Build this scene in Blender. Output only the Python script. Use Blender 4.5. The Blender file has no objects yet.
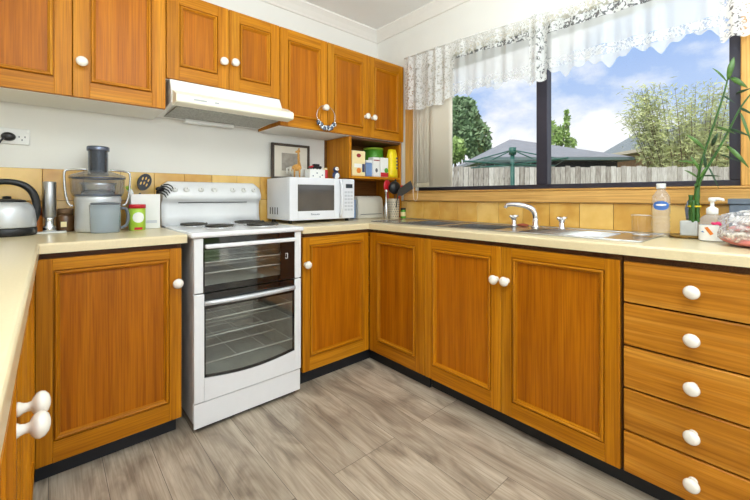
import bpy, bmesh, math, random
from mathutils import Vector, Matrix
random.seed(7)
S = bpy.context.scene
COL = S.collection
PI = math.pi

# ------------------------------------------------------------------ camera
CAM = Vector((-2.1333, -2.3878, 1.0705)); YAW = 0.7228; FPX = 368.1656; PX = 375.0; PY = 196.5605
cd = bpy.data.cameras.new('camera'); cam = bpy.data.objects.new('camera', cd); COL.objects.link(cam)
cd.sensor_width = 36; cd.lens = FPX / 750 * 36; cd.shift_y = (PY - 250) / 750; cd.clip_start = 0.02
cam.location = CAM; cam.rotation_euler = (PI / 2, 0, -YAW); S.camera = cam

# ------------------------------------------------------------------ sky, lights, exposure
S.view_settings.view_transform = 'Standard'; S.view_settings.look = 'None'
S.view_settings.gamma = 1; S.view_settings.use_curve_mapping = False
S.view_settings.exposure = -0.06
S.cycles.max_bounces = 10; S.cycles.transparent_max_bounces = 16
S.cycles.sample_clamp_indirect = 6
W = bpy.data.worlds.new('sky'); S.world = W; W.use_nodes = True
wn = W.node_tree; wn.nodes.clear()
def wnode(t, **k):
    n = wn.nodes.new(t)
    for a, b in k.items(): setattr(n, a, b)
    return n
tc = wnode('ShaderNodeTexCoord'); sep = wnode('ShaderNodeSeparateXYZ'); wn.links.new(tc.outputs['Generated'], sep.inputs[0])
rmp = wnode('ShaderNodeValToRGB'); wn.links.new(sep.outputs['Z'], rmp.inputs[0])
e = rmp.color_ramp.elements
e[0].position = 0.0; e[0].color = (0.72, 0.82, 0.97, 1)
e[1].position = 0.42; e[1].color = (0.26, 0.44, 0.86, 1)
mp = wnode('ShaderNodeMapping'); mp.inputs['Scale'].default_value = (1, 1, 1.7); mp.inputs['Location'].default_value = (-0.8, 1.9, 0.6)
wn.links.new(tc.outputs['Generated'], mp.inputs[0])
nz = wnode('ShaderNodeTexNoise'); nz.inputs['Scale'].default_value = 3.6; nz.inputs['Detail'].default_value = 8; nz.inputs['Roughness'].default_value = 0.55
wn.links.new(mp.outputs[0], nz.inputs['Vector'])
cr = wnode('ShaderNodeValToRGB'); wn.links.new(nz.outputs[0], cr.inputs[0])
cr.color_ramp.elements[0].position = 0.40; cr.color_ramp.elements[1].position = 0.54
mx = wnode('ShaderNodeMixRGB'); wn.links.new(cr.outputs[0], mx.inputs[0]); wn.links.new(rmp.outputs[0], mx.inputs[1])
mx.inputs[2].default_value = (1.0, 1.0, 1.02, 1)
bg = wnode('ShaderNodeBackground'); bg.inputs['Strength'].default_value = 1.15
wn.links.new(mx.outputs[0], bg.inputs[0])
wo = wnode('ShaderNodeOutputWorld'); wn.links.new(bg.outputs[0], wo.inputs[0])

sl = bpy.data.lights.new('sun', 'SUN'); sl.energy = 3.6; sl.angle = 0.01; sl.color = (1, 0.95, 0.87)
sun = bpy.data.objects.new('sun', sl); COL.objects.link(sun)
sun.rotation_euler = Vector((0.62, 0.12, -0.70)).to_track_quat('-Z', 'Y').to_euler()
def area(name, loc, target, sx, sy, power, color=(1, 1, 1)):
    l = bpy.data.lights.new(name, 'AREA'); l.shape = 'RECTANGLE'; l.size = sx; l.size_y = sy; l.energy = power; l.color = color
    o = bpy.data.objects.new(name, l); COL.objects.link(o); o.location = loc
    o.rotation_euler = (Vector(target) - Vector(loc)).to_track_quat('-Z', 'Y').to_euler(); return o
area('overhead_fill', (-1.75, -2.75, 2.40), (-1.7, -2.65, 0), 1.3, 1.3, 15, (0.86, 0.95, 1.0))  # added fill from above, behind the camera; no known fixture there
area('rear_fill', (-1.9, -5.0, 1.5), (-1.1, 0, 1.1), 2.8, 2.1, 31, (0.86, 0.95, 1.0))  # unseen area light at the open rear, added to brighten camera-facing surfaces
area('upward_fill', (-1.75, -2.65, 1.62), (-1.65, -2.50, 2.47), 0.7, 0.7, 76, (0.86, 0.95, 1.0))  # added upward fill bounced off the ceiling to lift it; not a real lamp

# ------------------------------------------------------------------ materials
def lin(c):
    return tuple(((v / 255) / 12.92 if v / 255 <= 0.04045 else ((v / 255 + 0.055) / 1.055) ** 2.4) for v in c)
MATS = {}
def mat(name, rgb, rough=0.5, metal=0.0, spec=0.5, trans=0.0, alpha=1.0, noise=0.0, coat=0.0, emis=None, bump=0.0, nscale=30, sub=0.0):
    m = bpy.data.materials.new(name); m.use_nodes = True; b = m.node_tree.nodes['Principled BSDF']
    c = lin(rgb)
    b.inputs['Base Color'].default_value = (*c, 1); b.inputs['Roughness'].default_value = rough; b.inputs['Metallic'].default_value = metal
    b.inputs['Specular IOR Level'].default_value = spec; b.inputs['Transmission Weight'].default_value = trans; b.inputs['Alpha'].default_value = alpha
    b.inputs['Coat Weight'].default_value = coat
    N = m.node_tree.nodes; L = m.node_tree.links
    t = N.new('ShaderNodeTexCoord'); n = N.new('ShaderNodeTexNoise'); n.inputs['Scale'].default_value = nscale; n.inputs['Detail'].default_value = 4
    L.new(t.outputs['Object'], n.inputs['Vector'])
    if noise:
        r = N.new('ShaderNodeValToRGB'); L.new(n.outputs[0], r.inputs[0])
        r.color_ramp.elements[0].position = 0.3; r.color_ramp.elements[1].position = 0.7
        r.color_ramp.elements[0].color = (*[v * (1 - noise) for v in c], 1); r.color_ramp.elements[1].color = (*[min(1, v * (1 + noise)) for v in c], 1)
        L.new(r.outputs[0], b.inputs['Base Color'])
    if bump:
        bp = N.new('ShaderNodeBump'); bp.inputs['Strength'].default_value = bump; bp.inputs['Distance'].default_value = 0.002
        L.new(n.outputs[0], bp.inputs['Height']); L.new(bp.outputs[0], b.inputs['Normal'])
    MATS[name] = m; return m

def wood(name, axis, dark, mid, light, rough=0.40, fine=60, rand=0.14):
    m = bpy.data.materials.new(name); m.use_nodes = True; N = m.node_tree.nodes; L = m.node_tree.links; b = N['Principled BSDF']
    t = N.new('ShaderNodeTexCoord'); oi = N.new('ShaderNodeObjectInfo')
    geo = N.new('ShaderNodeNewGeometry')
    ad = N.new('ShaderNodeMath'); ad.operation = 'ADD'; L.new(oi.outputs['Random'], ad.inputs[0]); L.new(geo.outputs['Random Per Island'], ad.inputs[1])
    mu = N.new('ShaderNodeMath'); mu.operation = 'MULTIPLY'; mu.inputs[1].default_value = 37.0; L.new(ad.outputs[0], mu.inputs[0])
    va = N.new('ShaderNodeVectorMath'); va.operation = 'ADD'; L.new(t.outputs['Object'], va.inputs[0]); L.new(mu.outputs[0], va.inputs[1])
    def noise(sc, detail, dist=0.0):
        mpp = N.new('ShaderNodeMapping'); s = [sc[0]] * 3; s[axis] = sc[1]; mpp.inputs['Scale'].default_value = s
        L.new(va.outputs[0], mpp.inputs[0]); n = N.new('ShaderNodeTexNoise'); n.inputs['Scale'].default_value = 1; n.inputs['Detail'].default_value = detail
        n.inputs['Distortion'].default_value = dist; L.new(mpp.outputs[0], n.inputs['Vector']); return n
    n1 = noise((22, 0.8), 4, 0.5); n2 = noise((fine * 3.4, 4), 4)
    r = N.new('ShaderNodeValToRGB'); L.new(n1.outputs[0], r.inputs[0]); el = r.color_ramp.elements
    el[0].position = 0.22; el[0].color = (*lin(dark), 1); el[1].position = 0.80; el[1].color = (*lin(light), 1)
    k = el.new(0.5); k.color = (*lin(mid), 1)
    r2 = N.new('ShaderNodeValToRGB'); L.new(n2.outputs[0], r2.inputs[0])
    r2.color_ramp.elements[0].position = 0.34; r2.color_ramp.elements[0].color = (0.52, 0.44, 0.36, 1); r2.color_ramp.elements[1].position = 0.60; r2.color_ramp.elements[1].color = (1, 1, 1, 1)
    mm = N.new('ShaderNodeMixRGB'); mm.blend_type = 'MULTIPLY'; mm.inputs[0].default_value = 0.62; L.new(r.outputs[0], mm.inputs[1]); L.new(r2.outputs[0], mm.inputs[2])
    hs = N.new('ShaderNodeHueSaturation'); L.new(mm.outputs[0], hs.inputs['Color'])
    rv = N.new('ShaderNodeMapRange'); rv.inputs['From Max'].default_value = 2.0; rv.inputs['To Min'].default_value = 1 - rand; rv.inputs['To Max'].default_value = 1 + rand
    L.new(ad.outputs[0], rv.inputs['Value']); L.new(rv.outputs[0], hs.inputs['Value'])
    L.new(hs.outputs[0], b.inputs['Base Color']); b.inputs['Roughness'].default_value = rough; b.inputs['Specular IOR Level'].default_value = 0.22
    bp = N.new('ShaderNodeBump'); bp.inputs['Strength'].default_value = 0.08; bp.inputs['Distance'].default_value = 0.001; L.new(n2.outputs[0], bp.inputs['Height']); L.new(bp.outputs[0], b.inputs['Normal'])
    MATS[name] = m; return m

DK, MD, LT = (164, 98, 4), (192, 121, 10), (211, 145, 32)
wood('wood_z', 2, DK, MD, LT); wood('wood_x', 0, DK, MD, LT); wood('wood_y', 1, DK, MD, LT)
wood('wood_panel', 2, (150, 83, 0), (174, 99, 2), (192, 117, 10))
wood('drawer_y', 1, (150, 92, 16), (188, 121, 30), (214, 153, 60), fine=40)
wood('pine_y', 1, (206, 154, 82), (220, 172, 100), (232, 188, 118), rough=0.4); wood('pine_z', 2, (204, 150, 76), (218, 168, 94), (230, 184, 112), rough=0.4)
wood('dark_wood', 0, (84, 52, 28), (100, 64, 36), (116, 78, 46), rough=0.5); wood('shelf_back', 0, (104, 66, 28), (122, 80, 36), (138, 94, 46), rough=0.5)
mat('gap_dark', (40, 24, 14), 0.8, noise=0.1)
mat('kick_black', (24, 26, 30), 0.55, noise=0.15)
mat('ceramic_white', (240, 234, 222), 0.18, coat=0.4, noise=0.02)
mat('counter', (222, 205, 165), 0.28, noise=0.03, nscale=160, coat=0.1)
mat('wall_paint', (232, 230, 223), 0.75, noise=0.015, nscale=3)
mat('ceiling_paint', (240, 240, 237), 0.85, noise=0.01, nscale=3)
mat('cornice_paint', (236, 233, 226), 0.7, noise=0.01)
mat('enamel', (236, 237, 238), 0.22, coat=0.4, noise=0.01)
mat('enamel_grey', (176, 178, 178), 0.35, noise=0.04)
mat('black_glass', (12, 13, 15), 0.06, coat=0.6, noise=0.05)
mat('black_plastic', (22, 23, 26), 0.38, noise=0.08)
mat('grey_plastic', (92, 98, 106), 0.4, noise=0.04)
mat('pusher_grey', (108, 116, 134), 0.2, 0.7, noise=0.1, nscale=18)
mat('microwave_glass', (84, 82, 80), 0.12, coat=0.5, noise=0.15, nscale=6)
mat('holder_cream', (214, 204, 184), 0.35, 0.2, noise=0.04)
mat('turner_grey', (62, 60, 56), 0.4, noise=0.08)
mat('crystal', (214, 226, 236), 0.05, 0.3, coat=1.0, noise=0.1, nscale=60)
mat('steel', (200, 200, 200), 0.26, 1.0, noise=0.05, nscale=14)
mat('brushed', (176, 178, 180), 0.36, 1.0, noise=0.06, nscale=20)
mat('chrome', (225, 226, 228), 0.09, 1.0, noise=0.02)
mat('silver_paint', (208, 211, 214), 0.34, 0.4, noise=0.03)
mat('element', (70, 68, 62), 0.55, 0.4, noise=0.15)
mat('aluminium_dark', (52, 50, 62), 0.4, 0.3, noise=0.06)
mat('hood_white', (238, 238, 234), 0.3, noise=0.01); mat('hood_cream', (246, 242, 222), 0.3, noise=0.02); mat('filter_grey', (168, 168, 162), 0.6, 0.3, noise=0.3, nscale=120)
mat('blind_tape', (196, 186, 160), 0.7, noise=0.05)
mat('appliance_white', (232, 234, 240), 0.3, noise=0.01); mat('print_blue', (70, 80, 120), 0.5, noise=0.05); mat('vent_dark', (96, 98, 104), 0.6, noise=0.05)
mat('lcd', (44, 52, 60), 0.2, noise=0.1); mat('button_grey', (204, 207, 214), 0.4, noise=0.02)
mat('bread_white', (226, 222, 208), 0.4, noise=0.01); mat('plastic_white', (234, 234, 230), 0.35, noise=0.01)
mat('red', (196, 26, 40), 0.35, noise=0.06); mat('green', (86, 160, 44), 0.4, noise=0.08); mat('lime', (168, 204, 60), 0.4, noise=0.06)
mat('yellow', (246, 220, 30), 0.32, noise=0.05, bump=0.5, nscale=26); mat('cream_box', (240, 222, 168), 0.5, noise=0.03); mat('maroon', (150, 40, 46), 0.5, noise=0.05)
mat('orange', (226, 128, 40), 0.45, noise=0.1); mat('blue_soft', (120, 150, 196), 0.45, noise=0.05); mat('navy', (44, 56, 96), 0.45, noise=0.08)
mat('paper', (240, 240, 236), 0.6, noise=0.01); mat('label_blue', (58, 104, 176), 0.45, noise=0.05)
mat('frame_brown', (64, 52, 40), 0.45, noise=0.12); mat('mat_board', (222, 214, 198), 0.8, noise=0.02); mat('sketch_grey', (160, 152, 140), 0.8, noise=0.2)
mat('giraffe', (196, 144, 70), 0.6, noise=0.35, nscale=90); mat('amber', (96, 66, 40), 0.15, noise=0.15, coat=0.5); mat('tan_lid', (120, 92, 64), 0.5, noise=0.1)
mat('utensil_black', (20, 20, 24), 0.35, noise=0.1); mat('pot_grey', (196, 198, 196), 0.45, noise=0.06); mat('tray_brown', (150, 120, 62), 0.45, noise=0.1)
mat('stalk_green', (52, 96, 34), 0.35, noise=0.2); mat('leaf_green', (82, 120, 54), 0.4, noise=0.25, nscale=20); mat('leaf_dark', (54, 86, 58), 0.4, noise=0.2, nscale=20); mat('twist_yellow', (230, 200, 30), 0.4, noise=0.05)
mat('box_slate', (96, 108, 122), 0.45, noise=0.05); mat('magenta', (206, 30, 96), 0.4, noise=0.05)
mat('lawn', (104, 128, 58), 0.9, noise=0.35, nscale=8); mat('roof_grey', (140, 142, 147), 0.8, noise=0.08, nscale=5); mat('roof_slate', (128, 136, 138), 0.8, noise=0.06, nscale=5)
mat('dark_wall', (44, 44, 50), 0.8, noise=0.1); mat('brick_orange', (206, 160, 116), 0.8, noise=0.2, nscale=14); mat('fascia', (206, 196, 170), 0.7, noise=0.05)
mat('hoist_green', (40, 96, 84), 0.5, noise=0.08); mat('wire', (110, 130, 130), 0.5, noise=0.05); mat('bark', (96, 78, 58), 0.9, noise=0.3)
mat('olive_leaf', (190, 196, 136), 0.6, noise=0.3, nscale=3); mat('tree_leaf', (126, 154, 112), 0.6, noise=0.4, nscale=4); mat('tree_leaf_pale', (160, 188, 112), 0.6, noise=0.35, nscale=4)
mat('skirting_grey', (110, 104, 98), 0.6, noise=0.05); mat('soap_label', (244, 243, 240), 0.4, noise=0.01)
mat('teddy_white', (226, 222, 212), 0.7, noise=0.06); mat('rack_wire', (235, 235, 230), 0.35, 0.3, noise=0.05)
mat('oven_cavity', (190, 190, 182), 0.5, noise=0.12, nscale=12)
mat('seat_brown', (150, 70, 40), 0.7, noise=0.1)

def mixmat(name, build):
    m = bpy.data.materials.new(name); m.use_nodes = True; N = m.node_tree.nodes; L = m.node_tree.links; N.clear()
    out = N.new('ShaderNodeOutputMaterial'); sh = build(N, L); L.new(sh, out.inputs[0]); MATS[name] = m; return m
def crumple(N, L):
    g = thin_glass((0.95, 0.95, 0.95), 0.08, 0.08, (0.92, 0.9, 0.9), 1.6)(N, L)
    t = N.new('ShaderNodeTexCoord'); n = N.new('ShaderNodeTexNoise'); n.inputs['Scale'].default_value = 20; n.inputs['Detail'].default_value = 5; n.inputs['Distortion'].default_value = 2.5; L.new(t.outputs['Object'], n.inputs['Vector'])
    r = N.new('ShaderNodeValToRGB'); L.new(n.outputs[0], r.inputs[0]); r.color_ramp.elements[0].position = 0.46; r.color_ramp.elements[0].color = (0.04, 0.04, 0.04, 1); r.color_ramp.elements[1].position = 0.64; r.color_ramp.elements[1].color = (0.85, 0.85, 0.85, 1)
    d = N.new('ShaderNodeBsdfDiffuse'); d.inputs[0].default_value = (0.9, 0.88, 0.87, 1); m = N.new('ShaderNodeMixShader'); L.new(r.outputs[0], m.inputs[0]); L.new(g, m.inputs[1]); L.new(d.outputs[0], m.inputs[2]); return m.outputs[0]
def thin_glass(tint, rough=0.02, body=0.0, bodycol=(1, 1, 1), ior=1.45):
    def f(N, L):
        tr = N.new('ShaderNodeBsdfTransparent'); tr.inputs[0].default_value = (*tint, 1)
        gl = N.new('ShaderNodeBsdfGlossy'); gl.inputs['Roughness'].default_value = rough
        lw = N.new('ShaderNodeLayerWeight'); pw = N.new('ShaderNodeMath'); pw.operation = 'POWER'; pw.inputs[1].default_value = 3.0; L.new(lw.outputs['Facing'], pw.inputs[0]); fr = N.new('ShaderNodeMath'); fr.operation = 'MULTIPLY_ADD'; fr.inputs[1].default_value = 0.55; fr.inputs[2].default_value = ((ior - 1) / (ior + 1)) ** 2; L.new(pw.outputs[0], fr.inputs[0])
        base = tr.outputs[0]
        if body:
            df = N.new('ShaderNodeBsdfDiffuse'); df.inputs[0].default_value = (*bodycol, 1)
            m0 = N.new('ShaderNodeMixShader'); m0.inputs[0].default_value = body; L.new(tr.outputs[0], m0.inputs[1]); L.new(df.outputs[0], m0.inputs[2]); base = m0.outputs[0]
        m = N.new('ShaderNodeMixShader'); L.new(fr.outputs[0], m.inputs[0]); L.new(base, m.inputs[1]); L.new(gl.outputs[0], m.inputs[2]); return m.outputs[0]
    return f
mixmat('pane_glass', thin_glass((0.97, 0.98, 0.98), ior=1.25)); mixmat('clear_plastic', thin_glass((0.86, 0.88, 0.91), 0.08, 0.16, (0.45, 0.48, 0.53)))
mixmat('smoke_plastic', thin_glass((0.62, 0.66, 0.73), 0.05, 0.12, (0.3, 0.33, 0.38))); mixmat('jug_plastic', thin_glass((0.82, 0.87, 0.90), 0.12, 0.40, (0.52, 0.58, 0.63)))
mixmat('tumbler_glass', thin_glass((0.96, 0.965, 0.96), 0.02, 0.0, (0.8, 0.8, 0.8), 1.6)); mixmat('bottle_plastic', thin_glass((0.95, 0.955, 0.96), 0.05, 0.13, (0.9, 0.92, 0.95), 1.6))
mixmat('oven_glass', thin_glass((0.90, 0.92, 0.91), 0.03, 0.02, (0.05, 0.05, 0.05), 1.9)); mixmat('bag_film', lambda N, L: crumple(N, L))
mixmat('soap_gel', thin_glass((0.93, 0.95, 0.98), 0.05, 0.20, (0.84, 0.88, 0.95)))
def slat_mat(N, L):
    df = N.new('ShaderNodeBsdfDiffuse'); df.inputs[0].default_value = (0.86, 0.81, 0.70, 1); tl = N.new('ShaderNodeBsdfTranslucent'); tl.inputs[0].default_value = (0.86, 0.81, 0.70, 1)
    m = N.new('ShaderNodeMixShader'); m.inputs[0].default_value = 0.3; L.new(df.outputs[0], m.inputs[1]); L.new(tl.outputs[0], m.inputs[2]); return m.outputs[0]
mixmat('blind_cream', slat_mat)
mixmat('crystal_clear', thin_glass((0.92, 0.93, 0.93), 0.03, 0.25, (0.8, 0.82, 0.82), 2.2))
def sheer(open_, lace, scale=60, thr=0.47):
    def f(N, L):
        tr = N.new('ShaderNodeBsdfTransparent'); df = N.new('ShaderNodeBsdfDiffuse'); df.inputs[0].default_value = (0.85, 0.85, 0.84, 1)
        tl = N.new('ShaderNodeBsdfTranslucent'); tl.inputs[0].default_value = (0.85, 0.85, 0.84, 1)
        m1 = N.new('ShaderNodeMixShader'); m1.inputs[0].default_value = 0.42; L.new(df.outputs[0], m1.inputs[1]); L.new(tl.outputs[0], m1.inputs[2])
        m = N.new('ShaderNodeMixShader'); L.new(tr.outputs[0], m.inputs[1]); L.new(m1.outputs[0], m.inputs[2])
        if lace:
            t = N.new('ShaderNodeTexCoord'); n = N.new('ShaderNodeTexNoise'); n.inputs['Scale'].default_value = scale; n.inputs['Detail'].default_value = 2; n.inputs['Distortion'].default_value = 1.2
            L.new(t.outputs['Object'], n.inputs['Vector']); r = N.new('ShaderNodeValToRGB'); L.new(n.outputs[0], r.inputs[0])
            r.color_ramp.elements[0].position = thr - 0.05; r.color_ramp.elements[1].position = thr + 0.03
            r.color_ramp.elements[0].color = (open_,) * 3 + (1,); r.color_ramp.elements[1].color = (0.97,) * 3 + (1,)
            L.new(r.outputs[0], m.inputs[0])
        else: m.inputs[0].default_value = 1 - open_
        return m.outputs[0]
    return f
mixmat('sheer_cloth', sheer(0.27, False)); mixmat('lace_cloth', sheer(0.22, True, 60, 0.43)); mixmat('lace_band', sheer(0.2, True, 48, 0.50)); mixmat('hem_cloth', sheer(0.35, False)); mixmat('embroidery', sheer(0.35, True, 70, 0.47))

# floor planks
def floor_mat():
    m = bpy.data.materials.new('floor_planks'); m.use_nodes = True; N = m.node_tree.nodes; L = m.node_tree.links; b = N['Principled BSDF']
    t = N.new('ShaderNodeTexCoord'); sp = N.new('ShaderNodeSeparateXYZ'); L.new(t.outputs['Object'], sp.inputs[0])
    cb = N.new('ShaderNodeCombineXYZ'); L.new(sp.outputs['Y'], cb.inputs['X']); L.new(sp.outputs['X'], cb.inputs['Y'])
    br = N.new('ShaderNodeTexBrick'); L.new(cb.outputs[0], br.inputs['Vector']); br.inputs['Scale'].default_value = 1; br.inputs['Brick Width'].default_value = 1.22; br.inputs['Row Height'].default_value = 0.1645
    br.inputs['Mortar Size'].default_value = 0.0011; br.inputs['Mortar Smooth'].default_value = 0.3; br.inputs['Bias'].default_value = 0; br.offset = 0.37; br.offset_frequency = 3
    br.inputs['Color1'].default_value = (0, 0, 0, 1); br.inputs['Color2'].default_value = (1, 1, 1, 1); br.inputs['Mortar'].default_value = (0.5, 0.5, 0.5, 1)
    ml = N.new('ShaderNodeVectorMath'); ml.operation = 'SCALE'; ml.inputs['Scale'].default_value = 9; L.new(br.outputs['Color'], ml.inputs[0])
    ad = N.new('ShaderNodeVectorMath'); ad.operation = 'ADD'; L.new(t.outputs['Object'], ad.inputs[0]); L.new(ml.outputs[0], ad.inputs[1])
    def noise(sx, sy, det, dist=0):
        mp_ = N.new('ShaderNodeMapping'); mp_.inputs['Scale'].default_value = (sx, sy, 1); L.new(ad.outputs[0], mp_.inputs[0])
        n = N.new('ShaderNodeTexNoise'); n.inputs['Scale'].default_value = 1; n.inputs['Detail'].default_value = det; n.inputs['Distortion'].default_value = dist; L.new(mp_.outputs[0], n.inputs['Vector']); return n
    n1 = noise(11, 3.0, 8, 1.1); n2 = noise(130, 5, 5, 0.5)
    r = N.new('ShaderNodeValToRGB'); L.new(n1.outputs[0], r.inputs[0]); el = r.color_ramp.elements
    el[0].position = 0.28; el[0].color = (*lin((132, 118, 103)), 1); el[1].position = 0.74; el[1].color = (*lin((214, 202, 182)), 1); k = el.new(0.48); k.color = (*lin((182, 167, 147)), 1)
    r2 = N.new('ShaderNodeValToRGB'); L.new(n2.outputs[0], r2.inputs[0]); r2.color_ramp.elements[0].position = 0.32; r2.color_ramp.elements[0].color = (0.62, 0.57, 0.52, 1); r2.color_ramp.elements[1].position = 0.6; r2.color_ramp.elements[1].color = (1, 1, 1, 1)
    mm = N.new('ShaderNodeMixRGB'); mm.blend_type = 'MULTIPLY'; mm.inputs[0].default_value = 0.7; L.new(r.outputs[0], mm.inputs[1]); L.new(r2.outputs[0], mm.inputs[2])
    hs = N.new('ShaderNodeHueSaturation'); L.new(mm.outputs[0], hs.inputs['Color'])
    sx = N.new('ShaderNodeSeparateColor'); L.new(br.outputs['Color'], sx.inputs[0])
    rv = N.new('ShaderNodeMapRange'); rv.inputs['To Min'].default_value = 0.86; rv.inputs['To Max'].default_value = 1.08; L.new(sx.outputs[0], rv.inputs['Value']); L.new(rv.outputs[0], hs.inputs['Value'])
    m2 = N.new('ShaderNodeMixRGB'); L.new(br.outputs['Fac'], m2.inputs[0]); L.new(hs.outputs[0], m2.inputs[1]); m2.inputs[2].default_value = (*lin((92, 82, 72)), 1)
    L.new(m2.outputs[0], b.inputs['Base Color']); b.inputs['Roughness'].default_value = 0.42
    bp = N.new('ShaderNodeBump'); bp.inputs['Strength'].default_value = 0.1; bp.inputs['Distance'].default_value = 0.001; L.new(n2.outputs[0], bp.inputs['Height']); L.new(bp.outputs[0], b.inputs['Normal'])
    MATS['floor_planks'] = m
floor_mat()
def island_mat(name, c0, c1, c2, rough, nsc=14, coat=0.0, stretch=None):
    m = bpy.data.materials.new(name); m.use_nodes = True; N = m.node_tree.nodes; L = m.node_tree.links; b = N['Principled BSDF']
    g = N.new('ShaderNodeNewGeometry'); t = N.new('ShaderNodeTexCoord'); mp_ = N.new('ShaderNodeMapping'); L.new(t.outputs['Object'], mp_.inputs[0])
    if stretch: mp_.inputs['Scale'].default_value = stretch
    n = N.new('ShaderNodeTexNoise'); n.inputs['Scale'].default_value = nsc; n.inputs['Detail'].default_value = 5; L.new(mp_.outputs[0], n.inputs['Vector'])
    m1 = N.new('ShaderNodeMath'); m1.operation = 'MULTIPLY'; m1.inputs[1].default_value = 0.45; L.new(g.outputs['Random Per Island'], m1.inputs[0])
    m2 = N.new('ShaderNodeMath'); m2.operation = 'MULTIPLY_ADD'; m2.inputs[1].default_value = 0.9; L.new(n.outputs[0], m2.inputs[0]); L.new(m1.outputs[0], m2.inputs[2])
    r = N.new('ShaderNodeValToRGB'); L.new(m2.outputs[0], r.inputs[0]); el = r.color_ramp.elements
    el[0].position = 0.35; el[0].color = (*lin(c0), 1); el[1].position = 0.95; el[1].color = (*lin(c2), 1); k = el.new(0.65); k.color = (*lin(c1), 1)
    L.new(r.outputs[0], b.inputs['Base Color']); b.inputs['Roughness'].default_value = rough; b.inputs['Coat Weight'].default_value = coat; MATS[name] = m
island_mat('tile_gold', (196, 142, 58), (217, 170, 84), (233, 194, 114), 0.26, 9, 0.3)
mat('grout', (150, 112, 60), 0.8, noise=0.05)
island_mat('paling', (142, 132, 124), (188, 180, 172), (218, 212, 206), 0.85, 6, 0, (8, 8, 1.2))

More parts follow.
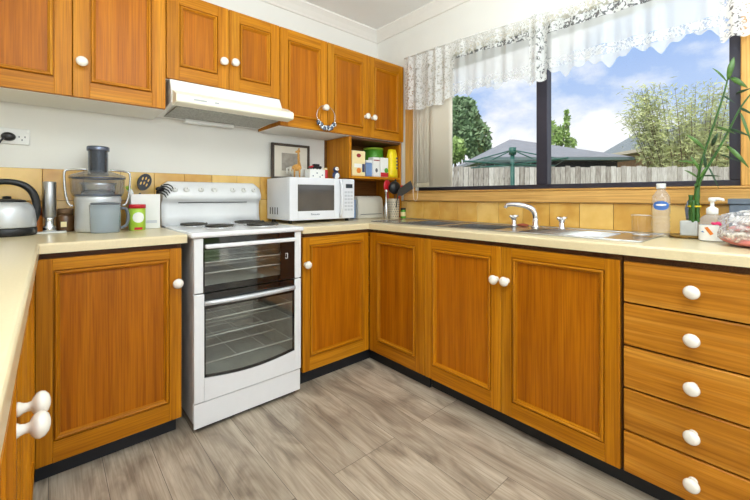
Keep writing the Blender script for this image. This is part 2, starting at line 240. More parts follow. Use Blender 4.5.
# ------------------------------------------------------------------ mesh kit
class MB:
    def __init__(s): s.bm = bmesh.new(); s.mi = 0; s.mats = []
    def use(s, m):
        if m not in s.mats: s.mats.append(m)
        s.mi = s.mats.index(m); return s
    def _f(s, vs, smooth=False):
        try: f = s.bm.faces.new(vs)
        except ValueError: return None
        f.material_index = s.mi; f.smooth = smooth; return f
    def box(s, a, b, bev=0.0, seg=2):
        x0, y0, z0 = [min(p, q) for p, q in zip(a, b)]; x1, y1, z1 = [max(p, q) for p, q in zip(a, b)]
        v = [s.bm.verts.new(p) for p in ((x0, y0, z0), (x1, y0, z0), (x1, y1, z0), (x0, y1, z0), (x0, y0, z1), (x1, y0, z1), (x1, y1, z1), (x0, y1, z1))]
        fs = [s._f([v[i] for i in q]) for q in ((3, 2, 1, 0), (4, 5, 6, 7), (0, 1, 5, 4), (1, 2, 6, 5), (2, 3, 7, 6), (3, 0, 4, 7))]
        if bev:
            es = list({e for f in fs for e in f.edges})
            r = bmesh.ops.bevel(s.bm, geom=es, offset=bev, segments=seg, affect='EDGES', profile=0.5)
            for f in r['faces']: f.material_index = s.mi; f.smooth = True
        return s
    def ring_loft(s, rings, cap=True, smooth=True, closed=True):
        R = [[s.bm.verts.new(p) for p in r] for r in rings]; n = len(R[0])
        for a, b in zip(R, R[1:]):
            for i in range(n if closed else n - 1): s._f([a[i], a[(i + 1) % n], b[(i + 1) % n], b[i]], smooth)
        if cap and closed: s._f(R[0][::-1]); s._f(R[-1])
        return s
    def lathe(s, prof, c=(0, 0, 0), axis='z', seg=24, sx=1.0, sy=1.0, cap=True):
        rings = []
        for r, h in prof:
            r = max(r, 1e-5); ring = []
            for i in range(seg):
                t = 2 * PI * i / seg; a, b = r * math.cos(t) * sx, r * math.sin(t) * sy
                if axis == 'z': p = (c[0] + a, c[1] + b, c[2] + h)
                elif axis == '-y': p = (c[0] + a, c[1] - h, c[2] + b)
                elif axis == '-x': p = (c[0] - h, c[1] - a, c[2] + b)
                elif axis == '+x': p = (c[0] + h, c[1] + a, c[2] + b)
                ring.append(p)
            rings.append(ring)
        return s.ring_loft(rings, cap)
    def tube(s, pts, rad, seg=8, cap=True, flat=1.0):
        pts = [Vector(p) for p in pts]; n = len(pts); rad = rad if isinstance(rad, (list, tuple)) else [rad] * n
        up = Vector((0, 0, 1)); rings = []; prev = None
        for i, p in enumerate(pts):
            d = (pts[min(i + 1, n - 1)] - pts[max(i - 1, 0)]); d = d.normalized() if d.length > 1e-9 else Vector((0, 0, 1))
            if prev is None:
                a = d.cross(up) if abs(d.dot(up)) < 0.95 else d.cross(Vector((1, 0, 0)))
            else: a = prev - d * prev.dot(d)
            a.normalize(); b = d.cross(a); prev = a
            rings.append([p + (a * math.cos(2 * PI * k / seg) + b * math.sin(2 * PI * k / seg) * flat) * rad[i] for k in range(seg)])
        return s.ring_loft(rings, cap)
    def curve(s, pts, rad, seg=10, k=4, **kw):
        P = [Vector(p) for p in pts]; n = len(P); R = rad if isinstance(rad, (list, tuple)) else [rad] * n; out = []; ro = []
        for i in range(n - 1):
            a, b, c, d = P[max(i - 1, 0)], P[i], P[i + 1], P[min(i + 2, n - 1)]
            for j in range(k):
                t = j / k; out.append(0.5 * (2 * b + (c - a) * t + (2 * a - 5 * b + 4 * c - d) * t * t + (3 * b - a - 3 * c + d) * t ** 3)); ro.append(R[i] + (R[i + 1] - R[i]) * t)
        return s.tube(out + [P[-1]], ro + [R[-1]], seg, **kw)
    def prism(s, poly, a, b, axis='x', smooth=False):
        def P(p, t): return {'x': (t, p[0], p[1]), 'y': (p[0], t, p[1]), 'z': (p[0], p[1], t)}[axis]
        return s.ring_loft([[P(p, a) for p in poly], [P(p, b) for p in poly]], True, smooth)
    def ball(s, c, rx, ry, rz, seg=16, rings=10):
        return s.ring_loft([[(c[0] + rx * math.sin(PI * j / rings) * math.cos(2 * PI * i / seg), c[1] + ry * math.sin(PI * j / rings) * math.sin(2 * PI * i / seg), c[2] + rz * math.cos(PI * j / rings)) for i in range(seg)] if 0 < j < rings else
            [(c[0] + 1e-5 * math.cos(2 * PI * i / seg), c[1] + 1e-5 * math.sin(2 * PI * i / seg), c[2] + rz * (1 if j == 0 else -1)) for i in range(seg)] for j in range(rings + 1)])
    def quad(s, *ps): s._f([s.bm.verts.new(p) for p in ps]); return s
    def build(s, name, m=None, parent=None, origin=None, sharp=None):
        bm = s.bm; bmesh.ops.recalc_face_normals(bm, faces=bm.faces[:])
        o0 = Vector(parent['_o']) if parent is not None and '_o' in parent else Vector(origin or (0, 0, 0))
        bmesh.ops.translate(bm, verts=bm.verts[:], vec=-o0)
        me = bpy.data.meshes.new(name); bm.to_mesh(me); bm.free()
        for x in (s.mats or [m]): me.materials.append(MATS[x])
        o = bpy.data.objects.new(name, me); COL.objects.link(o)
        if parent is not None: o.parent = parent; o['_o'] = tuple(o0)
        else: o.location = o0; o['_o'] = tuple(o0)
        return o
def tag(o, label=None, cat=None, group=None, kind=None):
    if label: o['label'] = label
    if cat: o['category'] = cat
    if group: o['group'] = group
    if kind: o['kind'] = kind
    return o
def thing(name, loc, label, cat, group=None):
    o = bpy.data.objects.new(name, None); o.empty_display_size = 0.05; COL.objects.link(o); o.location = loc; o['_o'] = tuple(loc)
    return tag(o, label, cat, group)
def one(mb, name, m, origin, label, cat, group=None): return tag(mb.build(name, m, None, origin), label, cat, group)
def struct(mb, name, m): return tag(mb.build(name, m), name.replace('_', ' '), None, None, 'structure')
def B(a, b, bev=0.0): return MB().box(a, b, bev)
def copy_tree(o, parent=None):
    c = o.copy(); COL.objects.link(c)
    if parent is not None: c.parent = parent
    for ch in list(o.children): copy_tree(ch, c)
    return c

# ------------------------------------------------------------------ setting
XL, YN, H = -2.80, -5.2, 2.475
struct(B((XL - 0.1, YN, -0.1), (0.12, 0.1, 0)), 'floor', 'floor_planks')
struct(B((XL - 0.1, YN, H), (0.5, 0.1, H + 0.15)), 'ceiling', 'ceiling_paint')
struct(B((XL - 0.1, 0, 0), (0.12, 0.1, H)), 'wall_back', 'wall_paint')
struct(B((XL - 0.1, YN, 0), (XL, 0, H)), 'wall_left', 'wall_paint')
WY0, WY1, WZ0, WZ1 = -0.45, -2.248, 1.113, 2.10
m = MB(); m.box((0, YN, 0), (0.12, 0, WZ0)); m.box((0, YN, WZ1), (0.12, 0, H)); m.box((0, WY0, WZ0), (0.12, 0, WZ1)); m.box((0, YN, WZ0), (0.12, WY1, WZ1)); struct(m, 'wall_right', 'wall_paint')
prof = [(0, 0), (0, -0.075), (-0.012, -0.075), (-0.02, -0.062), (-0.045, -0.035), (-0.066, -0.018), (-0.075, -0.012), (-0.075, 0)]
m = MB(); m.prism([(p[0], H + p[1]) for p in prof], XL, 0, 'x'); struct(m, 'trim_1', 'cornice_paint')
m = MB(); m.prism([(p[0], H + p[1]) for p in prof], YN, 0, 'y'); struct(m, 'trim_2', 'cornice_paint')
# window joinery
m = MB(); m.box((-0.022, -0.355, 1.115), (0.0, -0.445, 2.10), 0.004); struct(m, 'trim_3', 'pine_z')
m = MB(); m.box((-0.022, WY1, 1.115), (0.0, -2.345, 2.10), 0.004); struct(m, 'trim_4', 'pine_z')
m = MB(); m.box((-0.026, -0.34, 1.037), (0.0, -2.36, 1.104), 0.006); m.box((-0.03, -0.34, 1.104), (0.03, -2.36, 1.115), 0.004); struct(m, 'trim_5', 'pine_y')
win = thing('window_1', (0.05, -1.35, WZ0), 'dark framed sliding kitchen window over the sink', None); win['kind'] = 'structure'
m = MB(); z0 = WZ0 + 0.002
m.box((0.031, WY0, z0), (0.09, WY1, 1.142), 0.003); m.box((0.031, WY0, 2.0), (0.09, WY1, WZ1), 0.003); m.box((0.031, WY0, 1.142), (0.09, WY0 - 0.035, 2.0), 0.003); m.box((0.031, WY1, 1.142), (0.09, WY1 + 0.038, 2.0), 0.003); m.build('window_frame', 'aluminium_dark', win)
B((0.028, -1.383, 1.142), (0.086, -1.447, 2.0), 0.003).build('mullion', 'aluminium_dark', win)
B((0.058, WY0 - 0.035, 1.142), (0.062, -1.385, 2.0)).build('pane', 'pane_glass', win)
B((0.058, -1.445, 1.142), (0.062, WY1 + 0.038, 2.0)).build('pane', 'pane_glass', win)
# tiles
def tiles(name, axis, xs, zs):
    m = MB(); m.use('grout')
    if axis == 'x': m.box((xs[0], -0.002, zs[0]), (xs[-1], 0, zs[-1]))
    else: m.box((-0.002, xs[0], zs[0]), (0, xs[-1], zs[-1]))
    m.use('tile_gold'); g = 0.0012
    for a, b in zip(xs, xs[1:]):
        for c, d in zip(zs, zs[1:]):
            if axis == 'x': m.box((a + g, -0.007, c + g), (b - g, -0.002, d - g), 0.0012, 1)
            else: m.box((-0.007, a - g, c + g), (-0.002, b + g, d - g), 0.0012, 1)
    o = m.build(name); return tag(o, name, None, None, 'structure')
xs = [-1.538 - 0.156 * k for k in range(8, -1, -1)]; xs += [xs[-1] + 0.156 * k for k in range(1, 7)] + [-0.55]
tiles('trim_6', 'x', [v for v in xs if v <= -0.549], [0.90, 1.05, 1.205])
ys = [-0.0005, -0.05, -0.21, -0.37, -0.53] + [-1.475 + 0.158 * k for k in range(5, -8, -1)]
tiles('trim_7', 'y', ys, [0.90, 1.036])

# ------------------------------------------------------------------ cabinets
ZT, ZB = 0.8412, 0.0803
class Face:   # local (u across, w up, d outwards) to world
    def __init__(s, o, u, d): s.o = Vector(o); s.u = Vector(u); s.d = Vector(d)
    def __call__(s, u, w, d): return s.o + s.u * u + s.d * d + Vector((0, 0, w))
def fbox(m, F, a, b, bev=0.0):
    m.box(tuple(F(*a)), tuple(F(*b)), bev)
def panel_door(F, u0, u1, w0, w1, hmat, parent, stile=0.05, top=0.05, bot=0.065, g=0.0013, label=None):
    m = MB(); t = 0.018; u0 += g; u1 -= g; w0 += g; w1 -= g
    m.use('wood_z'); fbox(m, F, (u0, w0, 0), (u0 + stile, w1, t), 0.0018); fbox(m, F, (u1 - stile, w0, 0), (u1, w1, t), 0.0018)
    m.use(hmat); fbox(m, F, (u0 + stile, w0, 0), (u1 - stile, w0 + bot, t), 0.0012); fbox(m, F, (u0 + stile, w1 - top, 0), (u1 - stile, w1, t), 0.0012)
    a0, a1, b0, b1 = u0 + stile, u1 - stile, w0 + bot, w1 - top
    pr = [(0, t - 0.0005), (0.0004, t - 0.008), (0.0036, t - 0.008), (0.0046, t + 0.0015), (0.008, t + 0.0045), (0.012, t + 0.0045), (0.0155, t + 0.001), (0.017, t - 0.006), (0.020, t - 0.007), (0.022, t - 0.0125)]
    def ringp(i, d): return [F(a0 + i, b0 + i, d), F(a1 - i, b0 + i, d), F(a1 - i, b1 - i, d), F(a0 + i, b1 - i, d)]
    for side in range(4):
        m.use('wood_z' if side in (1, 3) else hmat)
        rows = [[m.bm.verts.new(ringp(i, d)[side]) for i, d in pr], [m.bm.verts.new(ringp(i, d)[(side + 1) % 4]) for i, d in pr]]
        for k in range(len(pr) - 1): m._f([rows[0][k], rows[1][k], rows[1][k + 1], rows[0][k + 1]])
    m.use('wood_panel'); i = pr[-1][0]; fbox(m, F, (a0 + i - 0.002, b0 + i - 0.002, 0.001), (a1 - i + 0.002, b1 - i + 0.002, t - 0.0115))
    return tag(m.build('door', None, parent), label)
KNOB = [(0.0125, 0), (0.0125, 0.003), (0.009, 0.008), (0.0075, 0.014), (0.0085, 0.019), (0.015, 0.022), (0.0205, 0.027), (0.022, 0.032), (0.020, 0.038), (0.014, 0.043), (0.006, 0.0455), (0.0, 0.046)]
def knob(F, u, w, parent, d=0.018, k=1.0):
    p = F(u, w, d); ax = '-y' if abs(F.d.y) > 0.5 else ('-x' if F.d.x < 0 else '+x')
    return MB().lathe([(r * k, h * k) for r, h in KNOB], tuple(p), ax, 20).build('knob', 'ceramic_white', parent)
def carcass(root, F, u0, u1, depth, z0, z1, back=True, name='carcass', m_='dark_wood', top=False):
    m = MB(); t = 0.016; b = -0.002
    fbox(m, F, (u0 + .0005, z0, -depth), (u0 + t, z1, b)); fbox(m, F, (u1 - t, z0, -depth), (u1 - .0005, z1, b)); fbox(m, F, (u0 + t, z0, -depth), (u1 - t, z0 + t, b))
    if back: fbox(m, F, (u0 + t, z0 + t, -depth), (u1 - t, z1, -depth + 0.006))
    if top: fbox(m, F, (u0 + t, z1 - t, -depth + 0.006), (u1 - t, z1, b))
    else: fbox(m, F, (u0 + t, z1 - 0.05, -0.02), (u1 - t, z1, b))
    return m.build(name, m_, root)
def kick(root, F, u0, u1): m = MB(); fbox(m, F, (u0, 0, -0.075), (u1, ZB - 0.001, -0.045)); m.build('kickboard', 'kick_black', root)
ZC = 0.8622
YB, XR, XD = -0.5745, -0.5853, -2.178      # door face planes
FB = Face((0, YB + 0.018, 0), (1, 0, 0), (0, -1, 0)); FW = Face((XR + 0.018, 0, 0), (0, -1, 0), (-1, 0, 0)); FL = Face((XD - 0.018, 0, 0), (0, 1, 0), (1, 0, 0))
# between corner and stove
c = thing('base_cabinet', (-1.93, YB, 0), 'honey wooden base cabinet with one big panelled door next to the stove, below the juicer', 'cabinet')
carcass(c, FB, -2.176, -1.690, 0.54, ZB, ZC); kick(c, FB, -2.176, -1.70)
d = panel_door(FB, -2.1755, -1.690, ZB, ZT, 'wood_x', c, 0.048, 0.044, 0.078); knob(FB, -1.712, 0.688, d)
# along the near left wall
c = thing('base_cabinet', (XD, -1.5, 0), 'wooden base cabinet with paired white knobs close together, under the long cream worktop edge', 'cabinet')
carcass(c, FL, -1.985, -1.05, 0.58, ZB, ZC); kick(c, FL, -1.985, -1.05)
d = panel_door(FL, -1.984, -1.517, ZB, ZT, 'wood_y', c); knob(FL, -1.556, 0.69, d)
d = panel_door(FL, -1.517, -1.05, ZB, ZT, 'wood_y', c); knob(FL, -1.478, 0.692, d)
c = thing('base_cabinet', (XD, -0.8, 0), 'narrow edge-on corner cabinet with a piano hinge, meeting the big door below the juicer', 'cabinet')
carcass(c, FL, -1.048, -0.02, 0.58, ZB, ZC); kick(c, FL, -1.048, -0.60)
d = panel_door(FL, -1.049, -0.605, ZB, ZT, 'wood_y', c)
m = MB(); m.use('gap_dark'); m.box((XD - 0.016, -0.603, ZB), (XD - 0.003, -0.597, ZT)); m.use('steel')
for k in range(38): m.box((XD - 0.003, -0.6025, ZB + 0.01 + k * 0.02), (XD + 0.0005, -0.5975, ZB + 0.021 + k * 0.02))
m.build('hinge', None, d)
# right of stove: corner cabinet with two doors meeting in the corner
c = thing('corner_cabinet', (-0.60, -0.60, 0), 'corner base cabinet with two doors meeting in the inside corner, below the microwave', 'cabinet')
m = MB(); m.box((-1.073, -0.55, ZB), (-1.057, -0.02, ZC)); m.box((-1.057, -0.55, ZB), (-0.57, -0.02, ZB + 0.016)); m.box((-0.57, -1.043, ZB), (-0.02, -0.02, ZB + 0.016)); m.box((-0.563, -1.043, ZB + 0.016), (-0.02, -1.03, ZC))
m.box((-1.057, -0.56, ZC - 0.05), (-0.565, -0.545, ZC)); m.box((-0.565, -1.03, ZC - 0.05), (-0.55, -0.56, ZC)); m.build('carcass', 'dark_wood', c)
m = MB(); m.box((-1.07, -0.53, 0), (-0.53, -0.515, ZB - 0.001)); m.box((-0.54, -1.045, 0), (-0.525, -0.53, ZB - 0.001)); m.build('kickboard', 'kick_black', c)
d = panel_door(FB, -1.074, -0.586, ZB, ZT, 'wood_x', c, 0.046, 0.044, 0.078); knob(FB, -1.056, 0.688, d)
panel_door(FW, 0.577, 1.046, ZB, ZT, 'wood_y', c, 0.07, 0.05, 0.078)
c = thing('base_cabinet', (XR, -1.5, 0), 'wide wooden base cabinet with double doors and touching white knobs, under the sink', 'cabinet')
carcass(c, FW, 1.046, 1.978, 0.56, ZB, ZC); kick(c, FW, 1.046, 1.98)
d = panel_door(FW, 1.047, 1.505, ZB, ZT, 'wood_y', c, 0.05, 0.05, 0.075); knob(FW, 1.483, 0.69, d)
d = panel_door(FW, 1.505, 1.976, ZB, ZT, 'wood_y', c, 0.05, 0.042, 0.068); knob(FW, 1.536, 0.691, d)
c = thing('drawer_cabinet', (XR, -2.18, 0), 'bank of plain wooden drawers with one white knob on each', 'drawers')
carcass(c, FW, 1.981, 2.375, 0.56, ZB, ZC); kick(c, FW, 1.98, 2.375)
zs = [0.841, 0.690, 0.5365, 0.384, 0.231, 0.081]
for a, b in zip(zs[1:], zs):
    m = MB(); fbox(m, FW, (1.985, a + 0.003, 0), (2.372, b - 0.003, 0.018), 0.004); dr = m.build('drawer', 'drawer_y', c); knob(FW, 2.177, (a + b) / 2 + 0.002, dr)
m = MB(); m.box((XR + 0.018, -2.376, 0), (-0.02, -2.395, ZC)); m.build('end_panel', 'wood_z', c)

# worktops (front edge rounded)
def edge_prof(d0, d1, z0=0.8627, z1=0.90, r=0.009):
    p = [(d0, z0), (d0, z1)]
    for k in range(5): t = PI / 2 * k / 4; p.append((d1 - r * (1 - math.sin(t)) if d1 > d0 else d1 + r * (1 - math.sin(t)), z1 - r + r * math.cos(t)))
    return p + [(d1, z0)]
YE, XE = YB - 0.0171, XR - 0.0171
m = MB(); m.prism(edge_prof(-0.008, YE), -2.167, -1.672, 'x'); m.prism(edge_prof(-2.79, -2.163), -2.25, YE + 0.0, 'y'); m.box((-2.79, YE, 0.8627), (-2.1665, -0.008, 0.90))
tag(m.build('worktop', 'counter', None, (-2.0, -0.3, 0.8627)), 'cream laminate worktop carrying the kettle and the juicer, running up to the stove', 'worktop')
SX0, SX1, SY0, SY1 = -0.475, -0.155, -0.70, -1.405
m = MB(); m.prism(edge_prof(-0.008, YE), -1.083, -0.60, 'x'); m.box((-0.60, YE, 0.8627), (-0.008, -0.008, 0.90))
m.prism(edge_prof(SX0, XE), YE, -2.42, 'y'); m.box((SX0, YE, 0.8627), (-0.008, SY0, 0.90)); m.box((SX0, SY1, 0.8627), (-0.008, -2.42, 0.90)); m.box((SX1, SY0, 0.8627), (-0.008, SY1, 0.90))
tag(m.build('worktop', 'counter', None, (-0.4, -1.0, 0.8627)), 'cream laminate worktop holding the sink under the window and the microwave', 'worktop')

# ------------------------------------------------------------------ upper cabinets
YU = -0.3214; ZU, ZUT, ZH = 1.507, 2.1106, 1.6645
FU = Face((0, YU + 0.018, 0), (1, 0, 0), (0, -1, 0))
def upper(label, u0, u1, z0, doors, knobs, stile=0.055, top=0.058, bot=0.066):
    c = thing('wall_cabinet', ((u0 + u1) / 2, YU, z0), label, 'cabinet')
    carcass(c, FU, u0, u1, 0.30, z0, ZUT - 0.001, True, 'carcass', 'wood_z' if True else '', True)
    m = MB(); fbox(m, FU, (u0 + .001, z0 - 0.003, -0.299), (u1 - .001, z0 - 0.0003, -0.004)); m.build('underside_panel', 'wall_paint', c)
    for (a, b), kn in zip(doors, knobs):
        d = panel_door(FU, a, b, z0 - 0.001, ZUT, 'wood_x', c, stile, top, bot)
        if kn: knob(FU, kn[0], kn[1], d)
    return c
upper('tall wooden wall cabinet with a single knob showing, above the juicer and wall socket', -2.421, -1.7005, ZU, [(-2.421, -2.061), (-2.061, -1.701)], [None, (-2.03, 1.657)], 0.059, 0.06, 0.07)
upper('short double-door wooden wall cabinet directly over the white range hood', -1.6995, -1.0835, ZH, [(-1.699, -1.390), (-1.390, -1.084)], [(-1.425, 1.805), (-1.364, 1.813)], 0.058, 0.06, 0.068)
upper('single-door wooden wall cabinet with crystal charms hanging from its knob', -1.0825, -0.735, ZU, [(-1.082, -0.736)], [(-0.765, 1.659)], 0.052, 0.066, 0.06)
upper('double-door wooden wall cabinet over the open shelf, beside the window', -0.734, -0.004, ZU, [(-0.734, -0.370), (-0.370, -0.004)], [(-0.404, 1.655), (-0.338, 1.653)], 0.054, 0.066, 0.06)

# open shelf unit below
c = thing('shelf_unit', (-0.27, -0.30, 0.90), 'open wooden shelf unit holding packets, under the wall cabinet beside the window', 'shelf')
B((-0.536, -0.30, 1.203), (-0.516, -0.014, ZU - 0.0045), 0.002).build('side_panel', 'wood_z', c)
B((-0.026, -0.30, 0.902), (-0.009, -0.014, ZU - 0.0045), 0.002).build('side_panel', 'wood_z', c)
B((-0.516, -0.30, 1.203), (-0.026, -0.014, 1.221), 0.002).build('shelf_board', 'wood_x', c)
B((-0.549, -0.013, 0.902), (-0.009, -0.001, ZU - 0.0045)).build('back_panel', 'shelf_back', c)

# ------------------------------------------------------------------ range hood
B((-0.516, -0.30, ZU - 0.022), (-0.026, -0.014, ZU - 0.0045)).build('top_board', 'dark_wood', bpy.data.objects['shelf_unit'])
c = thing('range_hood', (-1.39, -0.2, 1.518), 'white and cream slide-out range hood fixed above the stove', 'range hood')
x0, x1 = -1.683, -1.085
m = MB(); m.prism([(-0.006, 1.662), (-0.318, 1.662), (-0.352, 1.600), (-0.352, 1.54), (-0.006, 1.522)], x0, x1, 'x'); m.build('body', 'hood_white', c)
m = MB(); m.prism([(-0.353, 1.602), (-0.412, 1.575), (-0.424, 1.570), (-0.430, 1.563), (-0.430, 1.534), (-0.424, 1.528), (-0.353, 1.524)], x0 + 0.004, -1.050, 'x'); m.build('visor', 'hood_cream', c)
m = MB(); m.box((x0 + 0.03, -0.345, 1.5215), (x1 - 0.02, -0.04, 1.5285)); m.use('filter_grey'); f_ = m.build('filter', 'filter_grey', c)
B((-1.55, -0.075, 1.500), (-1.27, -0.03, 1.521), 0.004).build('lamp_lens', 'hood_white', c)
for a, b in ((-1.60, -1.54), (-1.50, -1.48)): B((a, -0.4325, 1.546), (b, -0.430, 1.554)).build('switch', 'enamel_grey', c)

# ------------------------------------------------------------------ stove
c = thing('stove', (-1.381, -0.33, 0), 'white freestanding electric stove with two dark glass oven doors', 'stove')
sx0, sx1, sf = -1.6517, -1.1095, -0.600
m = MB(); t = 0.012
m.box((sx0, sf, 0.045), (sx0 + t, -0.03, 0.882)); m.box((sx1 - t, sf, 0.045), (sx1, -0.03, 0.882)); m.box((sx0 + t, -0.042, 0.045), (sx1 - t, -0.03, 0.882)); m.box((sx0 + t, sf, 0.045), (sx1 - t, -0.042, 0.055))
m.build('body', 'enamel', c)
def cavity(z0, z1, name):
    m = MB(); a, b = sx0 + 0.04, sx1 - 0.035
    m.box((a, -0.08, z0), (b, -0.075, z1)); m.box((a, sf + 0.002, z0), (a + 0.004, -0.08, z1)); m.box((b - 0.004, sf + 0.002, z0), (b, -0.08, z1)); m.box((a + 0.004, sf + 0.002, z0), (b - 0.004, -0.08, z0 + 0.004)); m.box((a + 0.004, sf + 0.002, z1 - 0.004), (b - 0.004, -0.08, z1))
    return m.build(name, 'oven_cavity', c)
cv = cavity(0.645, 0.862, 'grill_cavity'); cv2 = cavity(0.215, 0.615, 'oven_cavity')
def rack(z, par, n=4):
    m = MB(); a, b = sx0 + 0.046, sx1 - 0.041
    for yy in (-0.594, -0.40, -0.22, -0.10): m.tube([(a, yy, z), (b, yy, z)], 0.0034, 6)
    for k in range(n): xx = a + 0.01 + (b - a - 0.02) * k / (n - 1); m.tube([(xx, -0.585, z + 0.003), (xx, -0.09, z + 0.003)], 0.0012, 5)
    m.build('oven_rack', 'rack_wire', par)
rack(0.715, cv); rack(0.765, cv); rack(0.30, cv2); rack(0.50, cv2); rack(0.42, cv2)
m = MB(); m.lathe([(0.02, 0), (0.02, 0.005), (0.012, 0.012), (0.0, 0.013)], (-1.38, -0.08, 0.42), '-y', 14); m.build('fan_cover', 'steel', cv2)
# grill door
m = MB(); m.use('enamel'); m.box((sx0, -0.6186, 0.6315), (-1.612, sf - 0.001, 0.881), 0.003); m.box((-1.146, -0.6186, 0.6315), (sx1, sf - 0.001, 0.881), 0.003); m.use('black_glass'); m.box((-1.612, -0.613, 0.6315), (-1.146, sf - 0.001, 0.660)); m.box((-1.612, -0.613, 0.826), (-1.146, sf - 0.001, 0.880)); m.box((-1.225, -0.613, 0.66), (-1.146, sf - 0.001, 0.826)); m.box((-1.612, -0.613, 0.66), (-1.604, sf - 0.001, 0.826))
gd = m.build('grill_door', None, c)
B((-1.604, -0.6128, 0.66), (-1.225, -0.606, 0.826)).build('door_glass', 'oven_glass', gd)
m = MB(); m.box((-1.606, -0.640, 0.832), (-1.146, -0.6145, 0.852), 0.006); m.build('handle', 'enamel', gd)
m = MB(); 
for dx, dz, w, h in ((0, 0, .014, .0025), (0, 0.026, .014, .0025), (0.0115, 0, .0025, .0285), (0, 0.017, .0025, .004), (0, 0.005, .0025, .004)): m.box((-1.2 + dx, -0.6138, 0.742 + dz), (-1.2 + dx + w, -0.613, 0.742 + dz + h))
m.build('badge', 'enamel', gd)
# oven door: white surround with curved bottom window edge
m = MB(); m.use('enamel'); m.box((sx0, -0.6186, 0.1375), (-1.607, sf - 0.001, 0.6265), 0.003); m.box((-1.147, -0.6186, 0.1375), (sx1, sf - 0.001, 0.6265), 0.003)
poly = [(-1.607, 0.1378), (-1.147, 0.1378)] + [(-1.147 - 0.46 * k / 12, 0.243 - 0.022 * math.sin(PI * k / 12)) for k in range(13)]
m.prism(poly, -0.6184, sf - 0.001, 'y')
m.use('black_glass'); m.box((-1.607, -0.613, 0.555), (-1.147, sf - 0.001, 0.626))
for k in range(12):
    a, b = -1.147 - 0.46 * k / 12, -1.147 - 0.46 * (k + 1) / 12; za, zb = [0.2435 - 0.022 * math.sin(PI * q / 12) for q in (k, k + 1)]
    m.prism([(a, za), (b, zb), (b, zb + 0.010), (a, za + 0.010)], -0.613, sf - 0.001, 'y')
m.box((-1.607, -0.613, 0.245), (-1.600, sf - 0.001, 0.555)); m.box((-1.154, -0.613, 0.245), (-1.147, sf - 0.001, 0.555))
od = m.build('oven_door', None, c)
m = MB(); m.prism([(-1.600, 0.555), (-1.154, 0.555)] + [(-1.154 - 0.446 * k / 10, 0.252 - 0.021 * math.sin(PI * k / 10)) for k in range(11)], -0.6125, -0.606, 'y'); m.build('door_glass', 'oven_glass', od)
m = MB(); n = 10; m.ring_loft([[( -1.607 + 0.46 * k / n, -0.6145, 0.574 ), (-1.607 + 0.46 * k / n, -0.625 - 0.020 * math.sin(PI * k / n), 0.573), (-1.607 + 0.46 * k / n, -0.628 - 0.020 * math.sin(PI * k / n), 0.583), (-1.607 + 0.46 * k / n, -0.625 - 0.020 * math.sin(PI * k / n), 0.593), (-1.607 + 0.46 * k / n, -0.6145, 0.592)] for k in range(n + 1)]); m.build('handle', 'silver_paint', od)
B((sx0 + 0.001, -0.612, 0.020), (sx1 - 0.001, sf - 0.001, 0.132), 0.003).build('base_drawer', 'enamel', c)
for xx in (sx0 + 0.04, sx1 - 0.04):
    for yy in (-0.56, -0.08): MB().lathe([(0.018, 0), (0.018, 0.045)], (xx, yy, 0), 'z', 12).build('foot', 'kick_black', c)
B((sx0 + 0.02, -0.59, 0.004), (sx1 - 0.02, -0.58, 0.045)).build('plinth', 'kick_black', c)
B((-1.668, -0.634, 0.8825), (-1.0985, -0.03, 0.9075), 0.009).build('cooktop', 'enamel', c)
for hx, hy, r in ((-1.53, -0.16, 0.073), (-1.46, -0.37, 0.074), (-1.215, -0.17, 0.092), (-1.235, -0.40, 0.090)):
    m = MB(); m.lathe([(r + 0.010, 0.9075), (r + 0.009, 0.911), (r + 0.004, 0.911), (r + 0.002, 0.908)], (hx, hy, 0), 'z', 28); hp = m.build('hotplate', 'chrome', c)
    m = MB()
    rr = r - 0.004; pts = []
    turns = 4
    for k in range(turns * 24 + 1): th = 2 * PI * k / 24; q = 0.016 + (rr - 0.016) * k / (turns * 24); pts.append((hx + q * math.cos(th), hy + q * math.sin(th), 0.917))
    m.tube(pts, 0.0058, 6); m.lathe([(0.012, 0.909), (0.012, 0.916), (0.0, 0.9165)], (hx, hy, 0), 'z', 12); m.build('coil', 'element', hp)
# backguard with bulged control panel
m = MB(); pr = [(-0.012, 0.9075), (-0.012, 1.150), (-0.035, 1.158), (-0.060, 1.155), (-0.078, 1.142), (-0.098, 1.082), (-0.100, 1.065), (-0.092, 1.052), (-0.070, 1.040), (-0.064, 1.02), (-0.066, 0.96), (-0.080, 0.9075)]
nx = 16; rings = []
for k in range(nx + 1):
    t_ = k / nx; x = -1.670 + 0.566 * t_; e_ = min(t_, 1 - t_) * 2
    drop = 0.026 * max(0, 1 - e_ * 7) ** 2
    rings.append([(x, y, z - (drop if z > 1.1 else 0)) for y, z in pr])
m.ring_loft(rings); bgd = m.build('backguard', 'enamel', c)
m = MB(); m.box((-1.585, -0.0735, 1.033), (-1.188, -0.062, 1.0375)); m.build('vent_slot', 'black_plastic', bgd)
for kx in (-1.610, -1.548, -1.470, -1.395, -1.285, -1.215, -1.150):
    m = MB(); m.lathe([(0.017, 0), (0.017, 0.004), (0.0125, 0.006), (0.0125, 0.016), (0.010, 0.018), (0, 0.018)], (kx, -0.0875, 1.110), '-y', 16); k_ = m.build('control_knob', 'plastic_white', bgd)
    B((kx - 0.0012, -0.1065, 1.112), (kx + 0.0012, -0.1052, 1.121)).build('pointer', 'vent_dark', k_)

